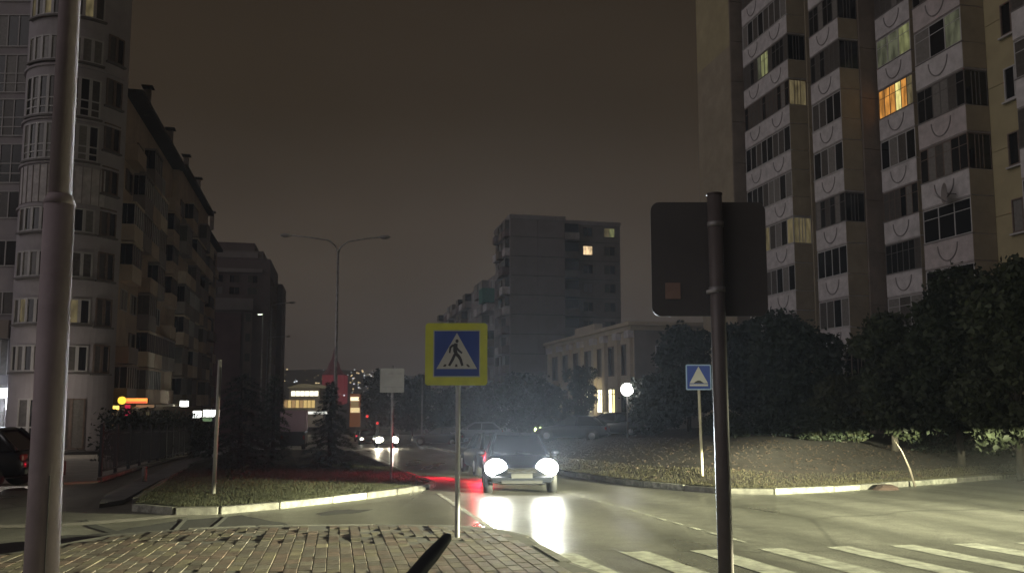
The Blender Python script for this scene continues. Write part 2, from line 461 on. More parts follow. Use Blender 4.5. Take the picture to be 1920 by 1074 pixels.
# grass island between the street and the side lane
IS_F = [gp(*p) for p in ((252, 957), (330, 964), (410, 963), (520, 953), (620, 942), (740, 927), (800, 917))]
IS_B = [gp(*p) for p in ((812, 911), (775, 897), (720, 874), (680, 857), (655, 846))]
IS_L = [gp(*p) for p in ((470, 846), (395, 862), (330, 893), (268, 930))]
ISL = IS_F + IS_B + IS_L
o = obj('grass_island', fill_poly(ISL, 0.115, M_TURF, skirt=0.2)); tag(o, kind='structure')
kerb('kerb', IS_F + [gp(812, 911)], 1.0, lambda i: i in (0, 3, 4, 7, 8, 9))
kerb('kerb', IS_B, 1.0, lambda i: False)
kerb('kerb', [gp(255, 945), gp(330, 893), gp(395, 862)], 1.0)

# pavements on the side of the tall tower
o = obj('pavement', fill_poly([gp(*p) for p in ((186, 952), (196, 934), (270, 898), (366, 856), (392, 856), (384, 868), (300, 905), (232, 944))], 0.09, M_PATH, skirt=0.15)); tag(o, kind='structure')
o = obj('pavement', fill_poly([gp(*p) for p in ((-260, 915), (120, 908), (184, 905), (262, 880), (352, 854), (352, 848), (180, 846), (-300, 846))], 0.06, M_CONC, skirt=0.12)); tag(o, kind='structure')
o = obj('gutter_strip', fill_poly([gp(*p) for p in ((-40, 992), (120, 988), (235, 979), (352, 968), (352, 964), (232, 973), (120, 982), (-40, 985))], 0.012, M_CONC)); tag(o, kind='structure')
kerb('kerb', [gp(352, 852), gp(262, 879), gp(186, 904)], 1.2)

# near corner paved with blocks
PAVP = [gp(*p) for p in ((100, 1042), (220, 1018), (350, 1007), (480, 1001), (700, 999), (850, 1001), (930, 1007), (985, 1022), (1008, 1040), (1060, 1074))] + \
       [Vector(p) for p in ((1.2, 7.6), (2.3, 6.2), (3.1, 3.5), (3.3, -8), (-9, -8), (-9, 7), (-6.3, 9.0))]
o = obj('paving_bed', fill_poly(PAVP, 0.1255, M_MORTAR, skirt=0.12)); tag(o, kind='structure')
pv = bpy.data.objects.new('brick_paving', None); COL.objects.link(pv); tag(pv, kind='structure')
pm = [bevbox(0.1415, 0.293, 0.06, 0.006, m) for m in M_PAV]
cand = []
sx_dir = Vector((SD.y, -SD.x))
for i in range(-80, 80):
    for j in range(-18, 60):
        c = sx_dir * (i * 0.146) + SD * ((j + 0.5 * (i % 2)) * 0.30)
        if c.y < 0.5 or not inside(c, PAVP): continue
        if min(dist_line(c, PAVP + [PAVP[0]]), 9) < 0.16: continue
        cand.append((c, i, j))
def seen(c):
    v_ = (745 + (CAMZ - zpl(c.y)) * F / c.y); u_ = 960 + c.x * F / c.y
    return v_ < 1085 and -30 < u_ < 1950
vis = [k for k in cand if seen(k[0])]; vis.sort(key=lambda k: k[0].y)
near_, rest = vis[:296], vis[296:] + [k for k in cand if not seen(k[0]) and k[0].y > 5]
zr = math.atan2(SD.y, SD.x) - math.pi / 2
for c, i, j in near_:
    b_ = obj('paver', R.choice(pm), pv, (c.x, c.y, zpl(c.y) + 0.10 + R.uniform(-.0015, .002)),
             (-math.atan(G) + R.uniform(-.004, .004), R.uniform(-.006, .006), zr + R.uniform(-.01, .01)))
if rest:
    bl, mi = [], []
    V, Fc = [], []
    for c, i, j in rest:
        k = len(V); z = 0.13 + R.uniform(-.006, .006); mm = R.randrange(4)
        for (a, b, dz) in ((-1, -1, 0), (1, -1, 0), (1, 1, 0), (-1, 1, 0), (-.94, -.96, 1), (.94, -.96, 1), (.94, .96, 1), (-.94, .96, 1)):
            q = c + sx_dir * (a * 0.067) + SD * (b * 0.142)
            V.append((q.x, q.y, zpl(q.y) + z - (0 if dz else 0.03)))
        for f in BF[1:]: Fc.append(tuple(t + k for t in f)); mi.append(mm)
    o = obj('paver_field', pyd(V, Fc, M_PAV, mi=mi), pv); tag(o, kind='stuff')
kerb('kerb', PAVP[:13], 1.0, hgt=0.125, white=lambda i: False)

# road markings
def stripe(a, b, wid, m, name, zoff=0.004, parent=None):
    d = (b - a).normalized(); s = Vector((-d.y, d.x)) * wid / 2
    n_ = max(1, int((b - a).length / 0.35)); P1, P2 = [], []
    for k in range(n_ + 1):
        c = a + (b - a) * k / n_
        P1.append(c + s * R.uniform(0.84, 1.04)); P2.append(c - s * R.uniform(0.84, 1.04))
    return obj(name, fill_poly(P1 + P2[::-1], zoff, m), parent)
mk = bpy.data.objects.new('road_markings', None); COL.objects.link(mk); tag(mk, kind='structure')
a0, a1 = gp(1396, 1016), gp(1078, 927); dd = (a1 - a0); Lm = dd.length; dd.normalize()
s_ = 0
while s_ < 42:
    stripe(a0 + dd * s_, a0 + dd * (s_ + 0.40), 0.09, M_PAINT if s_ < 12 else M_PAINTW, 'lane_dash', parent=mk); s_ += 0.70
stripe(gp(938, 1001), gp(822, 925), 0.12, M_PAINTW, 'lane_line', parent=mk)
stripe(gp(812, 908), gp(737, 870), 0.12, M_PAINTW, 'lane_line', parent=mk)
stripe(gp(737, 870), gp(690, 846), 0.12, M_PAINTW, 'lane_line', 0.005, parent=mk)
cw = bpy.data.objects.new('pedestrian_crossing', None); COL.objects.link(cw); tag(cw, kind='structure')
c0, c1 = gp(1052, 1037), gp(1808, 1019)
for k in range(10):
    a = c0 + (c1 - c0) * k / 6
    stripe(a, a - Vector((-0.26, 0.965)) * 4.2, 0.40, M_PAINT, 'crossing_stripe', parent=cw)
for p, q in (((316, 1008), (350, 972)), ((381, 1006), (426, 968))):
    stripe(gp(*p), gp(*q), 0.07, mat('nearly_gone_paint', (0.13, 0.13, 0.115), 0.8, 9, 0.5), 'crossing_stripe', 0.009, parent=cw)

M_DARKROAD = mat('dark_road_tone', (0.022, 0.022, 0.021), 0.8, 3, 0.4, 0.3)  # near-black colour for irregular flat sheets laid over the road
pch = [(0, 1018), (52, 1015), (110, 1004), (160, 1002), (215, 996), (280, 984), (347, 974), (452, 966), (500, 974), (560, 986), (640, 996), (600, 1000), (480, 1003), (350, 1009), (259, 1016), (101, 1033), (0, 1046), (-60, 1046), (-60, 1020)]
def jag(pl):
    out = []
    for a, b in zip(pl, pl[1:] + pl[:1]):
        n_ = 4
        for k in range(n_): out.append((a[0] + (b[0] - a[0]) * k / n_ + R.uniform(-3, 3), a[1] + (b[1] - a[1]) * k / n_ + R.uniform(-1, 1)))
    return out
o = obj('dark_road_area', fill_poly([gp(*p) for p in jag(pch)], 0.003, M_DARKROAD)); tag(o, kind='structure')
o = obj('dark_road_area', fill_poly([gp(*p) for p in ((150, 978), (162, 974), (176, 982), (222, 996), (205, 999), (168, 988))], 0.0062, M_DARKROAD)); tag(o, kind='structure')
o = obj('dark_road_area', fill_poly([gp(*p) for p in jag([(590, 962), (640, 955), (700, 955), (660, 962), (600, 967)])], 0.003, M_DARKROAD)); tag(o, kind='structure')

# grass blades
def blades(name, pts, hmin, hmax, m, zf, parent=None):
    V, Fc = [], []
    for p in pts:
        h = R.uniform(hmin, hmax); a = R.uniform(0, 6.28); wdt = R.uniform(.003, .008)
        z = zf(p[0], p[1]) - 0.01; k = len(V)
        lx, ly = R.uniform(-.5, .5) * h, R.uniform(-.5, .5) * h
        V += [(p[0] - wdt * math.cos(a), p[1] - wdt * math.sin(a), z), (p[0] + wdt * math.cos(a), p[1] + wdt * math.sin(a), z), (p[0] + lx, p[1] + ly, z + h)]
        Fc.append((k, k + 1, k + 2))
    o = obj(name, pyd(V, Fc, m)); tag(o, kind='stuff')
    return o
pts = []
while len(pts) < 90000:
    p = (R.uniform(-14, 0), R.uniform(14, 42))
    if R.random() > (19 / max(p[1], 15)) ** 1.5: continue
    dd_ = dist_line(p, IS_F)
    if inside(p, ISL) and dd_ > 0.12 and R.random() < .12 + .9 * math.exp(-dd_ / 2.2) * (.55 + .45 * math.sin(p[0] * 2.1 + p[1])): pts.append(p)
blades('grass', pts, 0.02, 0.08, M_BLADE, lambda x, y: zpl(y) + 0.115)
pts = []
while len(pts) < 70000:
    i = R.randrange(len(KD) - 1); p = KD[i] + (KD[i + 1] - KD[i]) * R.random()
    if p.y > 45 or p.x > 32: continue
    q = p + nv * (0.12 + R.random() ** 2.2 * 2.6)
    pts.append(q)
blades('grass', pts, 0.02, 0.075, M_BLADEDRY, zg)
V, Fc = [], []
for _ in range(16000):
    i = R.randrange(len(KD) - 1); p = KD[i] + (KD[i + 1] - KD[i]) * R.random()
    if p.y > 50 or p.x > 34: continue
    q = p + nv * (0.3 + R.random() * 13); z = zg(q.x, q.y) + R.uniform(.02, .05); a = R.uniform(0, 6.3); s = R.uniform(.02, .05); k = len(V)
    for t_ in (0, 1.57, 3.14, 4.71): V.append((q.x + s * math.cos(a + t_), q.y + s * math.sin(a + t_) * .7, z + R.uniform(-.015, .03)))
    Fc.append((k, k + 1, k + 2, k + 3))
o = obj('leaf_litter', pyd(V, Fc, mat('dead_leaf', (0.036, 0.021, 0.012), 0.9, 2, 0.6))); tag(o, kind='stuff')
# ------------------------------------------------------------------ building kit
def wall(parent, name, x0, x1, y0, y1, z0, z1, m):
    return obj(name, boxes([(x0, x1, y0, y1, z0, z1)], m), parent)
def window(parent, x, y, z, w_, h, cols=2, fm=None, panes=None, trans=(), rotz=0, name='window', bar=0.06, fd=0.09):
    """frame proud of the wall with a sill; panes are sub-parts. local +y is outward"""
    fm = fm or M_PVC
    k = ('w', w_, h, cols, fm.name, tuple(trans), bar)
    if k not in CACHE:
        bl = [(-w_ / 2, -w_ / 2 + bar, -.03, fd, 0, h), (w_ / 2 - bar, w_ / 2, -.03, fd, 0, h),
              (-w_ / 2 + bar, w_ / 2 - bar, -.03, fd, h - bar, h), (-w_ / 2 + bar, w_ / 2 - bar, -.03, fd, 0, bar)]
        for i in range(1, cols):
            c = -w_ / 2 + w_ * i / cols; bl.append((c - bar / 2, c + bar / 2, -.03, fd - .012, bar, h - bar))
        for i in range(cols):
            a = -w_ / 2 + w_ * i / cols + bar / 2 + (bar / 2 if i == 0 else 0); b = -w_ / 2 + w_ * (i + 1) / cols - bar / 2 - (bar / 2 if i == cols - 1 else 0)
            for t in trans: bl.append((a, b, -.03, fd - .02, h * t - bar / 2, h * t + bar / 2))
        CACHE[k] = boxes(bl, fm)
    o = obj(name, CACHE[k], parent, (x, y, z), (0, 0, rotz))
    for i in range(cols):
        m = (panes[i % len(panes)] if panes else R.choice(PANES))
        obj('pane', cbox(w_ / cols - 0.01, 0.015, h - 0.02, m), o, (-w_ / 2 + w_ * (i + .5) / cols, 0.012, 0.01))
    return o
PANES = [M_GLASS, M_GLASS, M_GLASS, M_GLASS2, M_GLASS2, M_GLASS3]

# ------------------------------------------------------------------ right-hand block with stacked balconies
ANG = math.atan2(SD.y, SD.x)
A = Vector((17.15, 48, 0))
rb = root('apartment_block', A, ANG, 'tall panel apartment block whose white balcony parapets carry half-round arcs', 'apartment block')
ZB, ZT = -2.6, 35
def rwall(x0, x1, y, m, zlist=True, name='wall_panel', z0=ZB, z1=ZT, off=0.0):
    z = z0 + off
    n_ = int((z1 - z0) / 2.9) + 1
    for i in range(n_):
        b = z0 + i * 2.9 + off
        if b > z1: break
        obj(name, boxes([(x0 + .012, x1 - .012, y - .25, y, b + .012, min(b + 2.888, z1))], m), rb)
H0 = 5.4
# core volumes behind the panels, in joint colour
wall(rb, 'wall', -34, 11.2, -14, -3.7, ZB, ZT, M_JOINT)
wall(rb, 'wall', 0, 11.2, -3.7, -1.5, ZB, ZT, M_JOINT)
wall(rb, 'wall', -5.1, -2.35, -3.7, -1.5, ZB, ZT, M_JOINT)
wall(rb, 'wall', -2.35, 0, -3.7, -2.45, ZB, ZT, M_JOINT)
wall(rb, 'wall', -34, -10.95, -3.7, -1.5, ZB, ZT, M_JOINT)
rwall(-2.35, 0, -2.2, M_BEIGE, off=.5)
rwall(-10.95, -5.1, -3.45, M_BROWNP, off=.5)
rwall(-16.6, -13.9, -1.25, M_BEIGE2, off=.5)
rwall(0, 5.5, -1.25, M_BEIGE, off=.5)
rwall(5.5, 6.2, -1.25, M_BEIGE, off=.5)
rwall(-5.1, -2.35, -1.25, M_BEIGE, off=.5)
rwall(-13.9, -10.95, -1.25, M_BEIGE, off=.5)
rwall(-24, -16.6, -1.25, M_BEIGE, off=.5)
# camera-facing returns beside the recesses
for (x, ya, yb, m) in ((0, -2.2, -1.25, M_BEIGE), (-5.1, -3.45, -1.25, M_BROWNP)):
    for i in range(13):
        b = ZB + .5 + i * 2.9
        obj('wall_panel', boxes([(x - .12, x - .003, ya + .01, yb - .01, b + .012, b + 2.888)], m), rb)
# blank end stack, pale paint above
for i in range(13):
    b = ZB + i * 2.9
    for m, z0_, z1_ in ((M_BEIGE, b, min(b + 2.9, 26.1)), (M_BEIGE2, max(b, 26.1), b + 2.9)):
        if z1_ - z0_ > .05:
            obj('wall_panel', boxes([(6.2, 11.3, -1.2, 0.62, z0_ + .004, z1_ - .004)], m), rb)
    obj('wall_panel', boxes([(6.08, 6.19, -1.2, 0.6, b + .02, b + 2.88)], M_BROWNP), rb)

def arc_mesh(r, h):
    V, Fc = [], []; n_ = 14
    for k in range(n_ + 1):
        a = math.pi + math.pi * k / n_
        for rr in (1, 1 - .045 / r):
            V.append((r * rr * math.cos(a), 0.035, h * rr * math.sin(a) )); V.append((r * rr * math.cos(a), 0.0, h * rr * math.sin(a)))
    for k in range(n_):
        a = k * 4; Fc += [(a, a + 4, a + 6, a + 2), (a, a + 1, a + 5, a + 4), (a + 2, a + 6, a + 7, a + 3)]
    return pyd(V, Fc, M_ARC)
ARC = {}
def balcony(x0, x1, yf, dep, T, style, parapet, side, arcs=1, lit=None, sidepane=None):
    """parapet top at T; glazing from T to T+1.68"""
    w_ = x1 - x0; ph = 1.19
    bl = [(x0, x1, yf - .08, yf, T - ph, T), (x0, x0 + .07, yf - dep, yf - .08, T - ph, T), (x1 - .07, x1, yf - dep, yf - .08, T - ph, T),
          (x0 + .03, x1 - .03, yf - dep, yf - .05, T - ph - .12, T - ph + .05)]
    b = obj('balcony', boxes(bl, parapet), rb)
    obj('side_panel', boxes([(x0 - .02, x0 - .004, yf - dep + .02, yf - .02, T - ph + .02, T - .02)], M_BEIGE), b)
    obj('coping', boxes([(x0 - .03, x1 + .03, yf - .1, yf + .04, T - .001, T + .035)], M_ARC if style != 'pvc' else M_PVC), b)
    k = round(w_ / arcs, 2)
    if k not in ARC: ARC[k] = arc_mesh(min(.62, k * .24), .78)
    for i in range(arcs): obj('arc_moulding', ARC[k], b, (x0 + w_ * (i + .5) / arcs, yf, T - .22))
    gh = 1.62
    if style == 'open':
        ncol = 0
    else:
        ncol = {'pvc': 4, 'wood': 6, 'dark': 6, 'few': 3}[style] * (2 if arcs == 2 else 1)
        fm = {'pvc': M_PVC, 'wood': M_WOODF, 'dark': M_DARKF, 'few': M_PVC}[style]
        bt = .05 if style in ('pvc', 'few') else .035
        fl = [(x0, x1, yf - .07, yf - .02, T + gh - bt, T + gh), (x0, x1, yf - .07, yf - .02, T + .036, T + .036 + bt)]
        for i in range(ncol + 1):
            c = x0 + bt / 2 + (w_ - bt) * i / ncol; fl.append((c - bt / 2, c + bt / 2, yf - .07, yf - .015, T + .036 + bt, T + gh - bt))
        if style != 'pvc': 
            fl.append((x0 + bt, x1 - bt, yf - .065, yf - .025, T + 1.12, T + 1.12 + .03))
        for c in (yf - dep * .5, yf - dep + .03):
            fl.append((x0, x0 + bt, c - bt / 2, c + bt / 2, T + .036, T + gh - bt))
        fl.append((x0, x0 + bt, yf - dep, yf - .07, T + gh - bt, T + gh))
        obj('glazing_frame', boxes(fl, fm), b)
        for i in range(ncol):
            m = R.choice(PANES if style in ('pvc', 'few') else [M_GLASS, M_GLASS, M_GLASS2, M_GLASS2, M_GLASS3])
            if lit and i in lit: m = lit[i]
            obj('pane', cbox(w_ / ncol - .02, .012, gh - .06, m), b, (x0 + w_ * (i + .5) / ncol, yf - .05, T + .04))
    if side == 'glass':
        obj('side_frame', boxes([(x0 + .0, x0 + .045, yf - dep * q_ - .02, yf - dep * q_ + .02, T + .04, T + gh) for q_ in (.33, .66, .97)], fm), b)
        obj('pane', boxes([(x0 + .02, x0 + .03, yf - dep + .03, yf - .07, T + .04, T + gh - .05)], sidepane or M_GLASS), b)
    elif side == 'solid':
        obj('side_panel', boxes([(x0 - .015, x0 - .002, yf - dep + .02, yf - .02, T + .01, T + 1.68)], M_BEIGE if ncol else M_BROWNP), b)
    obj('soffit', boxes([(x0, x1, yf - dep, yf - .01, T + 1.63, T + 1.66)], M_GREY), b)
stylesA = {0: ('pvc', 'solid'), 1: ('pvc', 'solid'), 2: ('pvc', 'glass'), 3: ('pvc', 'solid'), 4: ('pvc', 'solid'), 5: ('pvc', 'glass'), 6: ('dark', 'glass'), 7: ('pvc', 'solid'), 8: ('wood', 'solid')}
for n_ in range(-1, 10):
    H = H0 + 2.9 * n_
    # first stack, double width
    st, sd = stylesA.get(n_, ('wood', 'solid'))
    lit = None; sp = None
    if n_ == 2: lit = {0: E_WARMD, 4: E_WARMD, 5: E_WARMD, 6: E_GRND, 7: E_GRND}; sp = E_WARMD
    if n_ == 6: lit = {5: E_GRN, 6: E_GRN, 7: E_GRND}
    if n_ in (5, 8): st = 'wood'; sp = E_WARMD if n_ == 5 else None
    balcony(0, 5.5, 0, 1.25, H - .25, st, M_PARW, sd, 2, lit, sp)
    # second stack
    st, sd = {0: ('pvc', 'solid'), 1: ('pvc', 'solid'), 2: ('dark', 'glass'), 3: ('pvc', 'solid'), 4: ('pvc', 'solid'), 5: ('dark', 'glass'), 6: ('dark', 'glass'), -1: ('wood', 'glass')}.get(n_, ('wood', 'solid'))
    balcony(-5.1, -2.35, 0, 1.25, H, st, M_PARP if n_ == -1 else M_PARW, sd, 1)
    # third stack, set back in the recess
    st, sd = {0: ('few', 'solid'), 1: ('dark', 'solid'), 2: ('wood', 'solid'), 3: ('pvc', 'solid'), 4: ('dark', 'solid'), 5: ('few', 'solid')}.get(n_, ('dark', 'solid'))
    lit = {2: E_YEL, 3: E_ORG, 1: E_ORG, 4: E_ORG, 5: E_ORG, 0: E_WARMD} if n_ == 4 else ({0: E_GRN, 1: E_GRND, 2: E_GRND} if n_ == 5 else None)
    balcony(-8.1, -5.4, -2.16, 1.25, H - .1, st, M_PARW, sd, 1, lit)
    # fourth stack
    st, sd = {1: ('few', 'solid'), 0: ('few', 'solid'), 2: ('wood', 'glass'), 3: ('dark', 'glass'), 4: ('few', 'solid'), 5: ('dark', 'glass')}.get(n_, ('wood', 'glass'))
    balcony(-13.9, -10.95, 0, 1.25, H + .45, st, M_PARP if n_ % 2 else M_PARW, sd, 1, {0: E_GRND} if n_ == 4 else None)
    # fifth stack at the picture edge
    balcony(-20.2, -16.6, 0, 1.25, H + .45, 'few' if n_ % 2 else 'dark', M_PARW, 'solid', 1, {1: E_GRND, 2: E_WARMD} if n_ in (5,) else None)
    window(rb, -15.4, -1.25, H + .3, 1.1, 1.45, 2, M_WOODF if n_ % 3 else M_PVC)
    obj('window_sill', boxes([(-16.05, -14.75, -1.25, -1.08, H + .2, H + .27)], M_PVC), rb)
    window(rb, -1.15, -2.2, H + .1, .9, 1.4, 1, M_WOODF)
    window(rb, -9.5, -3.45, H + .1, 1.4, 1.4, 2, M_WOODF)
# dish aerial on the fourth stack
bd = root('satellite_dish', A.to_3d() if False else Vector(A) + Vector((SD.x, SD.y, 0)) * -13.0 + Vector((-SD.y, SD.x, 0)) * 0.55 + Vector((0, 0, 10.7)), ANG + rad(-25),
          'small grey satellite dish fixed to a white balcony parapet above the trees', 'satellite dish')
V, Fc = [(0, -.10, 0)], []
for rr in (1, 2, 3):
    for k in range(16): V.append((.15 * rr * math.cos(k * math.pi / 8), -.10 + .011 * rr * rr, .16 * rr * math.sin(k * math.pi / 8)))
for k in range(16):
    Fc.append((0, 1 + k, 1 + (k + 1) % 16))
    for q in (0, 1): Fc.append((1 + q * 16 + k, 17 + q * 16 + k, 17 + q * 16 + (k + 1) % 16, 1 + q * 16 + (k + 1) % 16))
obj('dish', pyd(V, Fc, M_GREY, True), bd)
obj('feed_arm', tube([(0, -.1, -.42), (0, .38, -.05)], .015, M_STEEL, 6), bd)
obj('bracket', tube([(0, -.10, 0), (0, -.5, -.05)], .025, M_STEEL, 6), bd)

# ------------------------------------------------------------------ long slab on the other side of the street
n_l = Vector((-SD.y, SD.x)) * -1                      # outward, towards the street
sl = root('apartment_building', (-26.4, 55, 0), ANG + math.pi + rad(1.5), 'long warm grey apartment building with glazed loggias and roof vents beside the round tower', 'apartment building')
ZL = 23.5
wall(sl, 'wall', -19.2, 0.2, -12, -0.9, -3, ZL - .6, M_SLAB)
wall(sl, 'wall', -40, -19.2, -12, -0.3, -4.2, ZL - .3, M_SLAB)
wall(sl, 'wall', -60, -40, -12, -1.5, -5.2, ZL - 1.2, M_SLAB)
wall(sl, 'roof', -19.6, 0.3, -12.2, 0.25, ZL - .6, ZL - .25, M_ROOF)
wall(sl, 'roof', -40.3, -19.65, -12.2, 0.3, ZL - .3, ZL + .1, M_ROOF)
wall(sl, 'roof', -60.2, -40.35, -12.2, -.7, ZL - 1.2, ZL - .9, M_ROOF)
for s0, ln, nb, y0, zo, zt in ((0.3, 18.9, 6, -0.9, 1.25, ZL - .9), (19.6, 20.0, 6, -0.3, 0.9, ZL - .6), (40.4, 19, 5, -1.5, .6, ZL - 1.6)):
    bw = ln / nb
    kinds = [R.choice('BBW') for _ in range(nb)] if s0 > 1 else list('BWBBWB')
    for i in range(nb):
        xc = -(s0 + bw * (i + .5))
        for fl in range(7):
            z = zo + fl * 2.87
            if z + 2.7 > zt: continue
            kd = kinds[i]
            if R.random() < .18: kd = 'W' if kd == 'B' else 'B'
            if kd == 'B':
                pm_ = R.choice([M_SLABL, M_SLAB, M_SLAB, M_SLAB, M_GREY, M_BROWNP, M_GREY])
                b = obj('balcony', boxes([(xc - bw / 2 + .08, xc + bw / 2 - .08, y0, y0 + .85, z - .15, z + 1.0)], pm_), sl)
                wm = R.choice([M_PVC, M_DARKF, M_WOODF, None])
                if wm:
                    fl_ = []
                    for c in range(5):
                        xx = xc - bw / 2 + .12 + (bw - .28) * c / 4
                        fl_.append((xx - .03, xx + .03, y0 + .76, y0 + .83, z + 1.0, z + 2.5))
                    fl_.append((xc + bw / 2 - .15, xc + bw / 2 - .10, y0 + .3, y0 + .36, z + 1.0, z + 2.5))
                    obj('glazing_frame', boxes(fl_, wm), b)
                    obj('pane', boxes([(xc - bw / 2 + .1, xc + bw / 2 - .1, y0 + .02, y0 + .79, z + 1.001, z + 2.45)], R.choice([M_GLASS, M_GLASS, M_GLASS2])), b)
                    obj('roof_panel', boxes([(xc - bw / 2 + .06, xc + bw / 2 - .06, y0 + .01, y0 + .9, z + 2.46, z + 2.62)], pm_), b)
            else:
                window(sl, xc, y0, z + .75, min(2.0, bw * .62), 1.5, 2, R.choice([M_PVC, M_PVC, M_WOODF]))
                if R.random() < .3:
                    obj('air_conditioner', boxes([(xc - .95, xc - .2, y0, y0 + .32, z + .05, z + .6)], M_GREY), sl)
# ground floor shopfronts of the slab
for i in range(9):
    window(sl, -(1.6 + i * 2.1), -.9, -1.7, 1.7, 2.2, 2, M_DARKF, [R.choice([M_GLASS, M_GLASS2, M_GLASS2, E_WARMD])])
obj('canopy', boxes([(-19.5, .2, -.9, .6, .85, 1.02)], M_SLABL), sl)
window(sl, -29.5, -0.3, 6.9, .55, 1.9, 1, M_PVC, [E_YEL])
window(sl, -6.4, -0.9, 2.1, 1.6, 1.3, 2, M_PVC, [E_WARMD, M_GLASS])
for s_ in (4.2, 14.0, 23.0, 31.5, 44.0):
    for dy in (-.35,):
        zc = ZL - .6 if s_ < 19 else ZL - .3
        if s_ > 40: zc = ZL - 1.2
        v = obj('roof_vent', boxes([(-s_ - .22, -s_ + .22, dy - .22, dy + .22, zc, zc + 2.0)], M_BROWNP), sl)
        obj('vent_cap', boxes([(-s_ - .42, -s_ + .42, dy - .4, dy + .4, zc + 2.15, zc + 2.25), (-s_ - .04, -s_ + .04, dy - .04, dy + .04, zc + 2.0, zc + 2.15)], M_ROOF), v)

# ------------------------------------------------------------------ round-fronted tower beside the slab
tw = root('apartment_tower', (-28.4, 51, 0), 0, 'tall white rendered tower with a round bay of wide windows and shops below', 'apartment tower')
TZ0, TZ1 = -2.3, 41
RB = 3.1
def ringsect(r0, r1, a0, a1, z0, z1, m, n_=14, name='wall', parent=None):
    V, Fc = [], []
    for k in range(n_ + 1):
        a = rad(a0 + (a1 - a0) * k / n_)
        for r in (r0, r1):
            for z in (z0, z1): V.append((r * math.sin(a), -r * math.cos(a), z))
    for k in range(n_):
        q = 4 * k; Fc += [(q + 2, q + 3, q + 7, q + 6), (q, q + 4, q + 5, q + 1), (q + 1, q + 5, q + 7, q + 3), (q, q + 2, q + 6, q + 4)]
    Fc += [(0, 1, 3, 2), (4 * n_, 4 * n_ + 2, 4 * n_ + 3, 4 * n_ + 1)]
    me = pyd(V, Fc, m)
    return obj(name, me, parent or tw)
ringsect(0.2, RB, -90, 90, TZ0, TZ1, M_TOWER, 28)
wall(tw, 'wall', -3.1, 0.9, 0.0, 4, TZ0, TZ1, M_TOWER)
wall(tw, 'wall', -24, -2.6, -0.6, 4, TZ0, TZ1, M_TOWER)
WA = [(-38 + 11 * k, -27 + 11 * k) for k in range(8)]
def baywin(z0, z1, rows, seg, fm, panes, a_off=0):
    r = RB + .03
    fr = []; 
    w0 = bpy.data.objects.new('window', None)
    V, Fc = [], []
    def bar(a0, a1, za, zb, d0=-.02, d1=.08):
        k = len(V)
        for a in (a0, a1):
            for rr in (r + d0, r + d1):
                for z in (za, zb): V.append((rr * math.sin(rad(a)), -rr * math.cos(rad(a)), z))
        Fc.extend([(k + 2, k + 3, k + 7, k + 6), (k, k + 4, k + 5, k + 1), (k + 1, k + 5, k + 7, k + 3), (k, k + 2, k + 6, k + 4), (k, k + 1, k + 3, k + 2), (k + 4, k + 6, k + 7, k + 5)])
    ba = 1.6
    for a0, a1 in seg:
        bar(a0, a0 + ba, z0, z1); bar(a1 - ba, a1, z0, z1)
        bar(a0 + ba, a1 - ba, z1 - .09, z1, d1=.07); bar(a0 + ba, a1 - ba, z0, z0 + .09, d1=.07)
        for q in rows: bar(a0 + ba, a1 - ba, z0 + (z1 - z0) * q - .04, z0 + (z1 - z0) * q + .04, d1=.065)
    wo_ = obj('window', pyd(V, Fc, fm), tw)
    for i, (a0, a1) in enumerate(seg):
        m = panes[i % len(panes)] if panes else R.choice(PANES)
        ringsect(RB + .005, RB + .045, a0 + .3, a1 - .3, z0 + .02, z1 - .02, m, 2, 'pane', wo_)
    ringsect(RB - .02, RB + .22, seg[0][0] - 2, seg[-1][1] + 2, z0 - .14, z0 - .03, M_DARKF, 12, 'window_sill', tw)
WB = [(a + 19, b + 19) for a, b in WA]
for z0, z1, rows, pn in ((3.15, 4.75, (), [M_GLASS, M_GLASS2, M_GLASS, M_GLASS2, M_GLASS2]), (6.05, 7.6, (), [M_GLASS2, E_WARMD, M_GLASS, M_GLASS, M_GLASS2]), (8.9, 10.5, (), None), (11.7, 13.2, (), None),
                         (16.2, 18.5, (.2, .4), [M_GLASS3, M_GLASS, M_GLASS2]), (19.0, 21.5, (.2, .42), [M_GLASS, M_GLASS2]), (22.5, 24.1, (), [M_GLASS3]), (25.4, 27.2, (), [E_WARMD, M_GLASS2]), (28.2, 30, (), None)):
    baywin(z0, z1, rows, WA, M_PVC, pn)
ringsect(RB, RB + .05, -46, 60, 13.5, 15.8, M_PARW, 14, 'clad_panel')
for a in range(-46, 60, 9): ringsect(RB + .05, RB + .08, a, a + .8, 13.5, 15.8, M_GREY, 1, 'clad_rib')
for z in (13.3, 16.0, 18.8, 22.2): ringsect(RB, RB + .12, -75, 80, z - .08, z + .04, M_TOWER, 20, 'cornice')
# side windows of the bay, towards the slab
for z0 in (3.1, 6.0, 8.9, 11.7, 14.4, 17.2, 20.1, 23):
    window(tw, 2.78 - .0, -1.52, z0, 1.0, 1.7, 2, M_WOODF, rotz=rad(242.0 - 90 - 88 - 180 + 0), bar=.05) if False else None
    baywin(z0, z0 + 1.75, (), [(56, 66), (66, 77)], M_WOODF, [M_GLASS2, M_GLASS])
# ground-floor glazing of the bay
baywin(-1.55, 1.55, (.22, .45), [(-20, -6), (-6, 9)], M_PVC, [M_GLASS2, M_GLASS])
baywin(-1.5, 1.55, (), [(12, 24), (24, 36), (36, 50)], M_WOODF, [M_GLASS3, M_GLASS2, M_GLASS3])
ringsect(RB, RB + .9, -95, 75, -2.5, -1.62, M_JOINT, 20, 'plinth')
